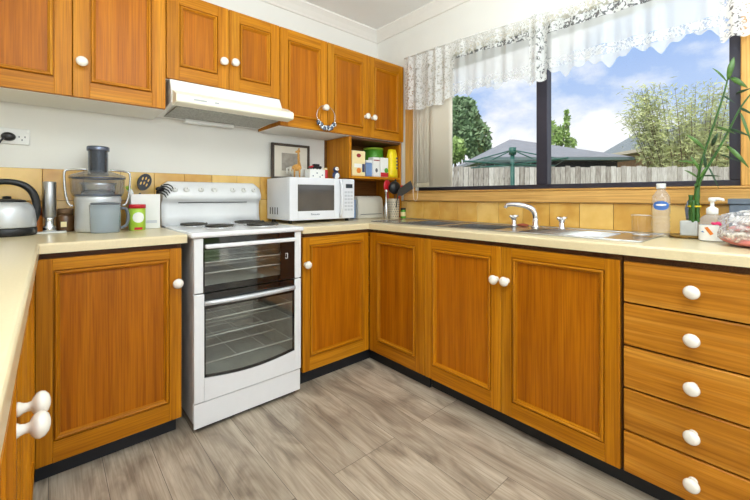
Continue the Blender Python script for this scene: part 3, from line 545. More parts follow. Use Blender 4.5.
# ------------------------------------------------------------------ microwave (on worktop, right of stove)
def toward(u, v, y):   # photo pixel on a plane y=const -> world
    d = Vector((math.sin(YAW), math.cos(YAW), 0)) + Vector((math.cos(YAW), -math.sin(YAW), 0)) * ((u - PX) / FPX) - Vector((0, 0, 1)) * ((v - PY) / FPX)
    return CAM + d * ((y - CAM.y) / d.y)
MY = -0.345; MYB = -0.03
a = toward(289.6, 176.7, MY); b = toward(354.4, 217.5, MY); mx0, mx1, mzt, mzb = a.x, b.x, a.z - 0.001, 0.921
c = thing('microwave', ((mx0 + mx1) / 2, -0.2, 0.90), 'white microwave oven with dark window, on the worktop beside the stove', 'microwave')
B((mx0, MY + 0.022, mzb), (mx1, MYB, mzt), 0.004).build('body', 'appliance_white', c)
def PXY(u, v): return toward(u, v, MY)
sp_ = PXY(342.3, 200).x; wa, wb = PXY(298, 184.4), PXY(334.5, 210.3)
m = MB(); m.use('appliance_white'); m.box((mx0, MY, mzb), (wa.x, MY + 0.021, mzt), 0.003); m.box((wb.x, MY, mzb), (sp_ - 0.001, MY + 0.021, mzt), 0.003); m.box((wa.x, MY, wa.z), (wb.x, MY + 0.021, mzt), 0.002); m.box((wa.x, MY, mzb), (wb.x, MY + 0.021, wb.z), 0.002)
dr = m.build('door', None, c); B((wa.x, MY + 0.004, wb.z), (wb.x, MY + 0.0205, wa.z)).build('window', 'microwave_glass', dr)
m = MB(); m.tube([(sp_ - 0.018, MY - 0.001, mzt - 0.012), (sp_ - 0.016, MY - 0.018, mzt - 0.04), (sp_ - 0.016, MY - 0.02, (mzt + mzb) / 2), (sp_ - 0.016, MY - 0.018, mzb + 0.04), (sp_ - 0.018, MY - 0.001, mzb + 0.012)], 0.010, 10); m.build('handle', 'appliance_white', dr)
pn = B((sp_ + 0.001, MY, mzb), (mx1, MY + 0.021, mzt), 0.003).build('control_panel', 'appliance_white', c)
da, db = PXY(345.8, 184), PXY(352.4, 188.2); B((da.x, MY - 0.001, db.z), (db.x, MY + 0.001, da.z)).build('display', 'lcd', pn)
m = MB()
for r_ in range(6):
    for q in range(3): px_ = sp_ + 0.02 + q * (mx1 - sp_ - 0.03) / 3; zz = db.z - 0.022 - r_ * 0.024; m.box((px_, MY - 0.0012, zz - 0.014), (px_ + (mx1 - sp_ - 0.03) / 3 - 0.006, MY + 0.001, zz))
m.build('keypad', 'button_grey', pn)
m = MB()
for k in range(4): m.box((mx0 - 0.0008, -0.075 - k * 0.034, 0.955), (mx0 + 0.001, -0.089 - k * 0.034, 1.0))
m.build('vent', 'vent_dark', c)
for xx in (mx0 + 0.03, mx1 - 0.03):
    for yy in (MY + 0.05, MYB - 0.04): MB().lathe([(0.014, 0.90), (0.012, mzb)], (xx, yy, 0), 'z', 10).build('foot', 'black_plastic', c)
def text(s, size, loc, rot, m_, parent, depth=0.0004):
    cu = bpy.data.curves.new('lettering', 'FONT'); cu.body = s; cu.size = size; cu.extrude = depth; cu.align_x = 'CENTER'; cu.align_y = 'CENTER'
    o = bpy.data.objects.new('lettering', cu); COL.objects.link(o); bpy.context.view_layer.update()
    me = bpy.data.meshes.new_from_object(o.evaluated_get(bpy.context.evaluated_depsgraph_get())); bpy.data.objects.remove(o)
    me.name = 'lettering'; me.materials.clear(); me.materials.append(MATS[m_]); o = bpy.data.objects.new('lettering', me); COL.objects.link(o); o.parent = parent
    o.rotation_euler = rot; o.location = Vector(loc) - Vector(parent['_o']); return o
tp = PXY(315.5, 214.3); text('Panasonic', 0.017, (tp.x, MY - 0.0004, tp.z), (PI / 2, 0, 0), 'print_blue', dr)

# things on the microwave
zt = mzt
c = thing('picture_frame', (-0.86, -0.05, zt), 'dark brown picture frame leaning on the wall behind the giraffe', 'picture')
fa, fb = toward(271.5, 142.3, -0.045), toward(309, 146, -0.045); fx0, fx1, fz1 = fa.x, fb.x, fa.z
m = MB(); w = 0.017; m.box((fx0, -0.056, zt + 0.001), (fx0 + w, -0.034, fz1), 0.002); m.box((fx1 - w, -0.056, zt + 0.001), (fx1, -0.034, fz1), 0.002); m.box((fx0 + w, -0.056, fz1 - w), (fx1 - w, -0.034, fz1), 0.002); m.box((fx0 + w, -0.056, zt + 0.001), (fx1 - w, -0.034, zt + w), 0.002); m.build('frame', 'frame_brown', c)
m = MB(); m.use('mat_board'); m.box((fx0 + w, -0.046, zt + w), (fx1 - w, -0.036, fz1 - w)); m.use('sketch_grey'); m.box((fx0 + 0.075, -0.0465, zt + 0.06), (fx1 - 0.075, -0.046, fz1 - 0.065)); m.build('picture', None, c)
# giraffe
gx, gy = toward(297, 170, -0.22).x, -0.22
m = MB()
m.ball((gx, gy, zt + 0.070), 0.034, 0.018, 0.022)
for dx in (-0.024, -0.014, 0.014, 0.024): m.tube([(gx + dx, gy + (0.009 if dx in (-0.014, 0.024) else -0.009), zt + 0.07), (gx + dx, gy + (0.009 if dx in (-0.014, 0.024) else -0.009), zt + 0.001)], [0.007, 0.005], 7)
m.tube([(gx + 0.018, gy, zt + 0.075), (gx + 0.012, gy, zt + 0.12), (gx + 0.010, gy, zt + 0.178)], [0.013, 0.008, 0.007], 8)
m.tube([(gx + 0.016, gy, zt + 0.182), (gx - 0.012, gy - 0.006, zt + 0.172)], [0.011, 0.006], 8)
for s_ in (-1, 1): m.tube([(gx + 0.014, gy + s_ * 0.005, zt + 0.186), (gx + 0.015, gy + s_ * 0.006, zt + 0.200)], [0.002, 0.003], 6)
m.tube([(gx - 0.032, gy, zt + 0.078), (gx - 0.040, gy, zt + 0.045)], [0.003, 0.002], 6)
one(m, 'giraffe_figurine', 'giraffe', (gx, gy, zt), 'small tan spotted giraffe figurine standing on the microwave', 'figurine')
# white ornament behind giraffe (pair of white swans' wings: a white elephant-like ornament)
wx, wy = toward(298, 168, -0.13).x, -0.13
m = MB(); m.lathe([(0.026, 0), (0.03, 0.004), (0.045, 0.03), (0.05, 0.06), (0.047, 0.085), (0.044, 0.084), (0.046, 0.06), (0.04, 0.03), (0.0, 0.012)], (wx - 0.012, wy, zt + 0.001), 'z', 20)
for s_ in (-1, 1): m.tube([(wx - 0.012 + s_ * 0.046, wy, zt + 0.075), (wx - 0.012 + s_ * 0.072, wy, zt + 0.07), (wx - 0.012 + s_ * 0.072, wy, zt + 0.035), (wx - 0.012 + s_ * 0.044, wy, zt + 0.028)], 0.006, 8)
one(m, 'sugar_bowl', 'teddy_white', (wx, wy, zt), 'white two-handled bowl behind the giraffe on the microwave', 'bowl')
ba, bb = toward(307, 165, -0.2), toward(322, 175, -0.2)
m = MB(); m.use('paper'); m.box((ba.x, -0.24, zt + 0.001), (bb.x, -0.17, zt + 0.066), 0.004); m.use('navy')
for q, w_ in ((0.2, 0.3), (0.45, 0.6), (0.8, 0.4), (0.65, 0.2)): m.box((ba.x + (bb.x - ba.x) * q - 0.004, -0.2408, zt + 0.066 * w_ - 0.004), (ba.x + (bb.x - ba.x) * q + 0.004, -0.2400, zt + 0.066 * w_ + 0.004))
one(m, 'storage_tin', None, (ba.x, -0.2, zt), 'small white box with dark specks on the microwave', 'tin')
c = thing('toy_car', ((ba.x + bb.x) / 2, -0.205, zt + 0.067), 'little black and red toy car on top of the small white box', 'toy')
cx_ = (ba.x + bb.x) / 2 + 0.002
m = MB(); m.box((cx_ - 0.042, -0.222, zt + 0.073), (cx_ + 0.045, -0.188, zt + 0.090), 0.006); m.box((cx_ - 0.018, -0.219, zt + 0.090), (cx_ + 0.030, -0.191, zt + 0.104), 0.006); m.build('body', 'utensil_black', c)
B((cx_ - 0.0425, -0.2225, zt + 0.075), (cx_ - 0.020, -0.187, zt + 0.0895), 0.004).build('bonnet', 'red', c)
for dx in (-0.026, 0.026):
    for yy in (-0.2235, -0.1905): MB().lathe([(0.0085, 0), (0.0085, 0.004)], (cx_ + dx, yy + 0.002, zt + 0.0758), '-y', 12).build('wheel', 'black_plastic', c)
rx = toward(325.5, 172, -0.2).x
m = MB(); m.use('red'); m.lathe([(0.015, 0), (0.018, 0.003), (0.018, 0.060), (0.013, 0.066)], (rx, -0.2, zt + 0.001), 'z', 18); m.use('cream_box'); m.lathe([(0.013, 0.0665), (0.013, 0.080), (0.0, 0.081)], (rx, -0.2, zt + 0.001), 'z', 18)
one(m, 'pepper_pot', None, (rx, -0.2, zt), 'red cylindrical pot with a pale top beside the penguin', 'pot')
px2 = toward(336, 173, -0.25).x; c = thing('penguin_figurine', (px2, -0.25, zt), 'small black and white penguin figurine at the corner of the microwave top', 'figurine')
m = MB(); m.use('navy'); m.ball((px2, -0.25, zt + 0.029), 0.026, 0.022, 0.029); m.ball((px2, -0.25, zt + 0.070), 0.022, 0.019, 0.021)
for s_ in (-1, 1): m.tube([(px2 + s_ * 0.022, -0.25, zt + 0.046), (px2 + s_ * 0.032, -0.255, zt + 0.018)], [0.006, 0.003], 7)
m.build('body', None, c)
m = MB(); m.ball((px2, -0.256, zt + 0.026), 0.021, 0.019, 0.025); m.ball((px2, -0.260, zt + 0.073), 0.0165, 0.012, 0.015); m.build('belly', 'paper', c)
m = MB(); m.use('utensil_black')
for s_ in (-1, 1): m.ball((px2 + s_ * 0.0055, -0.2715, zt + 0.077), 0.0025, 0.002, 0.003, 8, 6)
m.use('orange'); m.tube([(px2, -0.270, zt + 0.070), (px2, -0.278, zt + 0.068)], [0.003, 0.0006], 6); m.build('face', None, c)

# bread bin, blue packet, shelf contents
c = thing('bread_bin', (-0.24, -0.12, 0.90), 'white roll-front bread bin on the worktop under the open shelf', 'bread bin')
bx0, bx1 = toward(358.5, 200, -0.19).x, toward(381.5, 200, -0.17).x; bz = toward(370, 196, -0.17).z
pp = [(-0.03, 0.906), (-0.03, bz - 0.004)] + [(-0.14 - 0.045 * math.sin(PI / 2 * k / 6), bz - 0.05 * (1 - math.cos(PI / 2 * k / 6))) for k in range(7)] + [(-0.19, 0.935), (-0.19, 0.906)]
m = MB(); m.prism(pp, bx0, bx1, 'x'); m.build('body', 'bread_white', c)
B((bx0 - 0.001, -0.195, 0.901), (bx1 + 0.001, -0.028, 0.926), 0.003).build('base', 'bread_white', c)
B((bx0 + 0.02, -0.1935, 0.931), (bx1 - 0.02, -0.1895, 0.9345)).build('shutter_lip', 'vent_dark', c)
m = MB(); m.box((bx0 - 0.028, -0.16, 0.901), (bx0 - 0.004, -0.06, 1.045), 0.002); m.use('blue_soft'); one(m, 'packet', 'navy', (bx0 - 0.02, -0.11, 0.9), 'narrow dark blue packet wedged between the microwave and bread bin', 'packet')
zs_ = 1.2215
def sx(u, y=-0.2): return toward(u, 165, y).x
def sz(v, y=-0.2): return toward(370, v, y).z
a0, a1 = sx(350.8, -0.27), sx(364, -0.27)
m = MB(); m.use('cream_box'); m.box((a0, -0.285, zs_), (a1, -0.235, zs_ + 0.185), 0.003); m.use('maroon'); m.lathe([(0.016, 0), (0.016, 0.001)], ((a0 + a1) / 2, -0.285, zs_ + 0.15), '-y', 16, 1.3, 0.9); m.use('orange'); m.lathe([(0.02, 0), (0.02, 0.001)], ((a0 + a1) / 2, -0.285, zs_ + 0.04), '-y', 14); m.use('navy'); m.box((a1 - 0.03, -0.2858, zs_ + 0.03), (a1 - 0.005, -0.2850, zs_ + 0.09)); m.use('paper'); m.box((a0 + 0.02, -0.2857, zs_ + 0.062), (a1 - 0.035, -0.2850, zs_ + 0.09))
one(m, 'cereal_box', None, (a0, -0.25, zs_), 'cream and yellow cereal box on the open shelf, beside its side panel', 'box')
b0, b1 = sx(364.8, -0.25), sx(372, -0.25)
c = thing('canister', ((b0 + b1) / 2, -0.2, zs_), 'soft blue canister with white lid standing under the green tin', 'canister')
B((b0 + 0.001, -0.265, zs_), (b1, -0.20, zs_ + 0.105), 0.006).build('body', 'blue_soft', c); B((b0, -0.267, zs_ + 0.106), (b1 + 0.001, -0.198, zs_ + 0.125), 0.005).build('lid', 'paper', c)
c0, c1 = sx(372.4, -0.27), sx(378.6, -0.27)
m = MB(); m.use('paper'); m.box((c0, -0.282, zs_), (c1, -0.22, zs_ + 0.150), 0.004); m.use('maroon'); m.box((c0 + 0.004, -0.2827, zs_ + 0.122), (c1, -0.2820, zs_ + 0.130)); m.use('vent_dark'); m.lathe([(0.012, 0), (0.012, 0.0007)], ((c0 + c1) / 2, -0.282, zs_ + 0.05), '-y', 12, 1, 1.4)
one(m, 'carton', None, (c0, -0.22, zs_), 'white carton with a maroon line, between the blue canister and the yellow packet', 'carton')
g0, g1 = sx(367, -0.12), sx(382, -0.12)
c = thing('food_tin', ((g0 + g1) / 2, -0.1, zs_), 'round green tin at the back of the open shelf, highest of the packets', 'tin')
m = MB(); r_ = (g1 - g0) / 2; gc = ((g0 + g1) / 2, -0.022 - r_, zs_); m.lathe([(r_ - 0.002, 0), (r_, 0.003), (r_, 0.225), (r_ - 0.002, 0.228)], gc, 'z', 26); m.build('body', 'green', c)
MB().lathe([(r_ + 0.001, 0.2285), (r_ + 0.001, 0.243), (r_ - 0.004, 0.245), (0, 0.245)], gc, 'z', 26).build('lid', 'lime', c)
d0, d1 = sx(379.4, -0.275), sx(387.0, -0.275)
m = MB(); m.use('paper'); m.box((d0, -0.290, zs_), (d1, -0.235, zs_ + 0.150), 0.003); m.use('red'); m.box((d0, -0.2907, zs_ + 0.002), (d1, -0.290, zs_ + 0.035)); m.use('green'); m.lathe([(0.02, 0), (0.02, 0.0008)], (d1 - 0.022, -0.2905, zs_ + 0.052), '-y', 12)
one(m, 'tea_box', None, (d0, -0.24, zs_), 'white box with a red base band leaning by the yellow packet', 'box')
y0, y1 = sx(387.6, -0.262), -0.0285
m = MB(); rings = []
for k in range(9):
    t_ = k / 8; w_ = (y1 - y0) / 2 * (1 - 0.10 * t_ - 0.25 * max(0, t_ - 0.8) / 0.2); cx_ = (y0 + y1) / 2 + 0.004 * t_; dpt = 0.036 * (1 - 0.4 * max(0, t_ - 0.6) / 0.4)
    rings.append([(cx_ + w_ * math.copysign(abs(math.cos(q)) ** 0.6, math.cos(q)), -0.258 + dpt * math.copysign(abs(math.sin(q)) ** 0.7, math.sin(q)), zs_ + 0.001 + 0.225 * t_) for q in [2 * PI * i / 20 for i in range(20)]])
m.use('yellow'); m.ring_loft(rings); m.use('print_blue')
for k in range(4): m.box(((y0 + y1) / 2 + 0.018, -0.2965, zs_ + 0.07 + 0.026 * k), ((y0 + y1) / 2 + 0.030, -0.290, zs_ + 0.083 + 0.026 * k))
one(m, 'snack_packet', None, (y0, -0.2, zs_), 'tall bright yellow packet at the window end of the open shelf', 'packet')

# utensil holder and utensils
hx, hy = -0.157, -0.36
c = thing('utensil_holder', (hx, hy, 0.90), 'perforated pale steel utensil holder on the worktop by the window trim', 'utensil holder')
m = MB(); m.use('holder_cream'); m.lathe([(0.040, 0), (0.044, 0.003), (0.044, 0.150), (0.046, 0.153), (0.042, 0.153), (0.041, 0.005), (0.0, 0.004)], (hx, hy, 0.901), 'z', 28); m.use('vent_dark')
for r_ in range(7):
    for k in range(16):
        t_ = 2 * PI * (k + 0.5 * (r_ % 2)) / 16; p = Vector((hx + 0.0443 * math.cos(t_), hy + 0.0443 * math.sin(t_), 0.92 + r_ * 0.018)); m.ball(tuple(p), 0.0032, 0.0032, 0.0042, 6, 4)
m.build('cup', None, c)
def uw(u, v, y): return tuple(toward(u, v, y))
G = 'utensils in the perforated holder'
m = MB(); b_ = (hx - 0.015, hy + 0.01, 0.915); tp = Vector(uw(387, 190, -0.34)); m.use('red'); m.tube([b_, tuple(tp)], 0.005, 8); m.ball(tuple(tp + Vector((0, 0, 0.032))), 0.036, 0.010, 0.046); one(m, 'serving_spoon', None, b_, 'red serving spoon standing upright in the perforated holder', 'spoon', G)
m = MB(); b_ = (hx, hy - 0.015, 0.915); tp = Vector(uw(395, 193, -0.40)); m.use('utensil_black'); m.tube([b_, tuple(tp)], 0.005, 8); m.ball(tuple(tp + Vector((-0.004, 0, 0.04))), 0.056, 0.034, 0.050); m.tube([tuple(tp + Vector((0, 0, 0.07))), tuple(tp + Vector((0.006, 0, 0.105)))], [0.016, 0.004], 8); one(m, 'ladle', None, b_, 'glossy black ladle bowl-up in the perforated holder', 'ladle', G)
m = MB(); b_ = (hx + 0.016, hy, 0.915); p1 = Vector(uw(398, 194, -0.452)); p2 = Vector(uw(412, 184.5, -0.455)); m.use('turner_grey'); m.tube([b_, tuple(p1)], 0.005, 8); dd = (p2 - p1).normalized(); nn = Vector((-dd.z, 0, dd.x)); 
m.ring_loft([[tuple(p1 + nn * w_ + Vector((0, e2, 0))) for w_, e2 in ((-w0, -0.002), (w0, -0.002), (w0, 0.002), (-w0, 0.002))] if q == 0 else [tuple(p1 + dd * q + nn * w_ + Vector((0, e2, 0))) for w_, e2 in ((-w0, -0.002), (w0, -0.002), (w0, 0.002), (-w0, 0.002))] for q, w0 in ((0, 0.014), (0.03, 0.03), ((p2 - p1).length, 0.034))], True, False); one(m, 'turner', None, b_, 'dark grey flat turner tilted out of the perforated holder', 'turner', G)
m = MB(); b_ = (hx + 0.02, hy + 0.012, 0.915); tp = Vector(uw(401, 190, -0.34)); m.use('red'); m.tube([b_, tuple(tp)], 0.005, 8); m.ball(tuple(tp + Vector((0.02, 0, 0.014))), 0.042, 0.010, 0.024); one(m, 'spatula', None, b_, 'red spatula behind the dark grey turner in the holder', 'spatula', G)
kx, ky = toward(385.2, 218, -0.36).x, -0.37
m = MB(); m.use('steel'); m.lathe([(0.018, 0), (0.019, 0.002), (0.018, 0.09), (0.012, 0.11), (0.008, 0.13), (0.008, 0.20), (0.010, 0.205), (0, 0.206)], (kx, ky, 0.901), 'z', 16); m.use('plastic_white'); m.ball((kx, ky, 1.112), 0.011, 0.011, 0.011, 10, 8); one(m, 'knife_steel', None, (kx, ky, 0.9), 'slim steel tool with a pale tip standing beside the perforated holder', 'kitchen tool')
jx, jy = -0.075, -0.385
c = thing('spice_jar', (jx, jy, 0.90), 'tiny green jar with a black lid between utensil holder and tiles', 'jar')
MB().lathe([(0.02, 0), (0.021, 0.002), (0.021, 0.062), (0.018, 0.066)], (jx, jy, 0.901), 'z', 16).build('jar', 'green', c); MB().lathe([(0.0205, 0.0665), (0.0205, 0.080), (0, 0.081)], (jx, jy, 0.901), 'z', 16).build('lid', 'black_plastic', c); MB().lathe([(0.0214, 0.018), (0.0214, 0.050)], (jx, jy, 0.901), 'z', 16, cap=False).build('label', 'cream_box', c)

# charms hanging from knob
rx, ry, rz = -0.765, YU - 0.030, 1.59
c = thing('charm_ring', (rx, ry, rz), 'thin ring of sparkling crystal charms hung over a cabinet knob', 'charm')
rr = 0.072; rz = 1.672 - rr; m = MB(); m.tube([(rx + rr * math.sin(2 * PI * k / 32), ry + 0.004, rz + rr * math.cos(2 * PI * k / 32)) for k in range(33)], 0.0022, 6, False); m.build('ring', 'steel', c)
for k in range(19):
    t_ = PI + (k - 9) * 0.12; q = 0.008 + 0.003 * (k % 3); MB().ball((rx + (rr + 0.008 * (k % 2)) * math.sin(t_), ry - 0.004, rz + (rr + 0.012 * (k % 2)) * math.cos(t_)), q, q, q * 1.15, 6, 4).build('crystal', ('chrome', 'crystal', 'pusher_grey')[k % 3], c)

# ------------------------------------------------------------------ near left worktop things
kx, ky = -2.275, -0.125
c = thing('kettle', (kx, ky, 0.90), 'brushed silver electric kettle with a big black handle', 'kettle')
MB().lathe([(0.094, 0), (0.098, 0.004), (0.098, 0.030), (0.094, 0.034), (0.0, 0.034)], (kx, ky, 0.901), 'z', 40).build('base', 'black_plastic', c)
MB().lathe([(0.094, 0.035), (0.096, 0.04), (0.096, 0.08), (0.092, 0.11), (0.084, 0.130), (0.070, 0.143), (0.064, 0.145)], (kx, ky, 0.901), 'z', 40).build('body', 'silver_paint', c)
ld = MB().lathe([(0.064, 0.1452), (0.060, 0.153), (0.040, 0.158), (0.015, 0.160), (0.014, 0.170), (0.0, 0.172)], (kx, ky, 0.901), 'z', 32).build('lid', 'black_plastic', c)
hp = [(kx + 0.080, ky, 0.945), (kx + 0.094, ky - 0.004, 0.985), (kx + 0.096, ky - 0.004, 1.03), (kx + 0.084, ky - 0.004, 1.085), (kx + 0.055, ky - 0.004, 1.120), (kx + 0.01, ky - 0.004, 1.135), (kx - 0.04, ky, 1.130), (kx - 0.075, ky, 1.105), (kx - 0.082, ky, 1.05)]
MB().curve(hp, [0.011, 0.013, 0.014, 0.015, 0.0145, 0.013, 0.013, 0.013, 0.011], 12).build('handle', 'black_plastic', c)
# power point and plug
c = thing('wall_socket', (-2.27, -0.01, 1.35), 'white double power point on the wall above the kettle', 'power point')
MB().box((-2.325, -0.010, 1.312), (-2.205, -0.0005, 1.386), 0.003).build('plate', 'plastic_white', c)
m = MB()
for xx in (-2.232,):
    for dx, dz in ((-0.010, 0.006), (0.010, 0.006), (0, -0.008)): m.box((xx + dx - 0.0018, -0.0108, 1.342 + dz - 0.004), (xx + dx + 0.0018, -0.010, 1.342 + dz + 0.004))
m.build('socket_hole', 'vent_dark', c)
for xx in (-2.213, -2.30): MB().box((xx - 0.005, -0.0135, 1.366), (xx + 0.005, -0.010, 1.380), 0.001).build('switch', 'paper', c)
c = thing('power_cord', (-2.278, -0.02, 1.34), 'black plug and flex in the power point above the kettle', 'plug')
MB().lathe([(0.020, 0), (0.022, 0.004), (0.020, 0.026), (0.012, 0.032), (0, 0.033)], (-2.277, -0.0105, 1.345), '-y', 18, 1.15, 0.9).build('plug', 'black_plastic', c)
MB().curve([(-2.285, -0.036, 1.342), (-2.305, -0.042, 1.31), (-2.325, -0.04, 1.24), (-2.345, -0.035, 1.12), (-2.36, -0.03, 0.98), (-2.36, -0.04, 0.906)], 0.0038, 7).build('flex', 'black_plastic', c)
# tray, mill, jar
B((-2.185, -0.14, 0.901), (-2.072, -0.075, 0.908), 0.003); 
m = MB().box((-2.18, -0.145, 0.901), (-2.075, -0.075, 0.908), 0.003); one(m, 'serving_tray', 'plastic_white', (-2.13, -0.11, 0.9), 'small flat white tray under the tall steel mill', 'tray')
mx_, my_ = -2.136, -0.112
c = thing('pepper_mill', (mx_, my_, 0.908), 'tall brushed steel pepper mill standing between kettle and juicer', 'mill')
MB().lathe([(0.022, 0), (0.024, 0.003), (0.024, 0.022), (0.017, 0.030), (0.016, 0.055), (0.020, 0.066)], (mx_, my_, 0.9085), 'z', 24).build('base', 'chrome', c)
MB().lathe([(0.0225, 0.0665), (0.0245, 0.069), (0.0245, 0.228), (0.022, 0.231), (0, 0.231)], (mx_, my_, 0.9085), 'z', 28).build('barrel', 'brushed', c)
jx, jy = -2.078, -0.05
c = thing('storage_jar', (jx, jy, 0.90), 'squat brown glass jar half hidden beside the juicer', 'jar')
MB().lathe([(0.032, 0), (0.035, 0.004), (0.036, 0.07), (0.030, 0.085)], (jx, jy, 0.901), 'z', 24).build('jar', 'amber', c); MB().lathe([(0.031, 0.0855), (0.031, 0.108), (0.028, 0.111), (0, 0.111)], (jx, jy, 0.901), 'z', 24).build('lid', 'tan_lid', c)
B((jx - 0.018, jy - 0.0372, 0.925), (jx + 0.004, jy - 0.0345, 0.950)).build('label', 'cream_box', c)
ox, oy = -2.178, -0.045
c = thing('spice_jar', (ox, oy, 0.90), 'orange spice jar behind the kettle handle and steel mill', 'jar')
MB().lathe([(0.016, 0), (0.018, 0.003), (0.018, 0.075), (0.014, 0.082)], (ox, oy, 0.901), 'z', 16).build('jar', 'orange', c); MB().lathe([(0.016, 0.0825), (0.016, 0.115), (0, 0.116)], (ox, oy, 0.901), 'z', 16).build('lid', 'seat_brown', c)
# juicer
jx, jy = -1.956, -0.125
c = thing('juicer', (jx, jy, 0.90), 'large silver electric juicer with clear bowl and tall feed chute', 'juicer')
MB().lathe([(0.084, 0), (0.090, 0.006), (0.092, 0.02), (0.090, 0.12), (0.094, 0.15), (0.093, 0.168), (0.088, 0.172)], (jx, jy, 0.901), 'z', 40).build('motor_base', 'silver_paint', c)
MB().lathe([(0.090, 0.1725), (0.101, 0.180), (0.106, 0.195), (0.109, 0.255), (0.111, 0.262)], (jx, jy, 0.901), 'z', 40, cap=False).build('bowl', 'clear_plastic', c)
MB().lathe([(0.06, 0.174), (0.066, 0.178), (0.074, 0.225), (0.076, 0.236), (0.070, 0.236), (0.06, 0.19)], (jx, jy, 0.901), 'z', 32).build('filter_basket', 'steel', c)
MB().lathe([(0.110, 0.256), (0.1135, 0.257), (0.1135, 0.262), (0.110, 0.2622)], (jx, jy, 0.901), 'z', 40, cap=False).build('bowl_rim', 'pusher_grey', c)
MB().lathe([(0.090, 0.1722), (0.097, 0.1722), (0.099, 0.178), (0.092, 0.180)], (jx, jy, 0.901), 'z', 40, cap=False).build('bowl_ring', 'pusher_grey', c)
lid = MB().lathe([(0.113, 0.2625), (0.114, 0.268), (0.100, 0.277), (0.062, 0.290), (0.043, 0.296)], (jx, jy, 0.901), 'z', 40, cap=False).build('cover', 'clear_plastic', c)
MB().lathe([(0.0425, 0.272), (0.040, 0.30), (0.040, 0.392)], (jx, jy, 0.901), 'z', 32, cap=False).build('feed_chute', 'smoke_plastic', lid)
ps = MB().lathe([(0.036, 0.29), (0.036, 0.392), (0.045, 0.3925), (0.046, 0.398), (0.046, 0.411), (0.043, 0.415), (0, 0.416)], (jx, jy, 0.901), 'z', 32).build('food_pusher', 'pusher_grey', c)
arm = []
for s_ in (-1, 1):
    arm.append([(jx + s_ * 0.097, jy - 0.02, 1.025), (jx + s_ * 0.112, jy - 0.02, 1.035), (jx + s_ * 0.122, jy - 0.02, 1.07), (jx + s_ * 0.128, jy - 0.02, 1.13), (jx + s_ * 0.128, jy - 0.02, 1.185), (jx + s_ * 0.112, jy - 0.018, 1.196), (jx + s_ * 0.07, jy - 0.03, 1.200), (jx + s_ * 0.046, jy - 0.03, 1.200)])
m = MB(); pass
for a_ in arm: MB().curve(a_, 0.005, 8).build('locking_arm', 'steel', c)
gx, gy = jx + 0.018, jy - 0.118
jg = thing('juice_jug', (gx, gy, 0.90), 'translucent grey juice jug with a handle standing in front of the juicer', 'jug')
rg = []
for h, r in ((0, 0.054), (0.004, 0.058), (0.08, 0.060), (0.132, 0.062)):
    rg.append([(gx + r * math.cos(q), gy + 0.045 * (r / 0.06) * math.sin(q) * (0.28 if math.sin(q) > 0 else 1), 0.901 + h) for q in [2 * PI * i / 28 for i in range(28)]])
mm_ = MB(); mm_.ring_loft(rg); mm_.build('jug_body', 'jug_plastic', jg)
mm_ = MB(); mm_.lathe([(0.05, 0.1325), (0.056, 0.135), (0.05, 0.141), (0.0, 0.143)], (gx, gy - 0.012, 0.901), 'z', 24, 1.1, 0.6); mm_.build('lid', 'grey_plastic', jg)
MB().curve([(gx + 0.060, gy - 0.01, 1.015), (gx + 0.080, gy - 0.012, 1.010), (gx + 0.088, gy - 0.012, 0.975), (gx + 0.082, gy - 0.012, 0.935), (gx + 0.060, gy - 0.01, 0.920)], 0.007, 8).build('handle', 'grey_plastic', jg)
# green drink tin
tx, ty = -1.803, -0.195
c = thing('drink_tin', (tx, ty, 0.90), 'bright green food tin with a red lid in front of the white utensil tub', 'tin')
MB().lathe([(0.034, 0), (0.036, 0.002), (0.036, 0.108), (0.034, 0.110)], (tx, ty, 0.901), 'z', 28).build('body', 'lime', c)
MB().lathe([(0.0372, 0.1105), (0.0372, 0.128), (0.035, 0.130), (0, 0.130)], (tx, ty, 0.901), 'z', 28).build('lid', 'red', c)
m = MB(); m.use('paper'); m.ring_loft([[(tx + 0.0364 * math.cos(q), ty + 0.0364 * math.sin(q), 0.901 + 0.065 + s_ * 0.026 * math.sqrt(max(0, 1 - ((q + PI / 2) / 0.75) ** 2))) for s_ in (-1, 1)] for q in [-PI / 2 - 0.75 + 1.5 * k / 14 for k in range(15)]], False, False, False); m.use('red'); m.ring_loft([[(tx + 0.0364 * math.cos(q), ty + 0.0364 * math.sin(q), 0.901 + z_) for z_ in (0.004, 0.016)] for q in [-PI / 2 - 0.5 + 1.0 * k / 8 for k in range(9)]], False, False, False)
m.build('label', None, c)
# white tub with utensils
ux0, ux1 = -1.822, -1.690
c = thing('utensil_tub', (-1.76, -0.09, 0.90), 'white square plastic tub holding black cooking utensils beside the stove', 'tub')
m = MB(); t = 0.004; y0_, y1_ = -0.138, -0.03; z0_, z1_ = 0.901, 1.083
m.box((ux0, y0_, z0_), (ux1, y0_ + t, z1_), 0.0015); m.box((ux0, y1_ - t, z0_), (ux1, y1_, z1_), 0.0015); m.box((ux0, y0_ + t, z0_), (ux0 + t, y1_ - t, z1_)); m.box((ux1 - t, y0_ + t, z0_), (ux1, y1_ - t, z1_)); m.box((ux0 + t, y0_ + t, z0_), (ux1 - t, y1_ - t, z0_ + t)); m.build('tub', 'plastic_white', c)
m = MB(); m.box((-1.755, y0_ - 0.0006, 0.93), (-1.705, y0_, 0.945)); m.build('label', 'button_grey', c)
GT = 'utensils in the white tub'
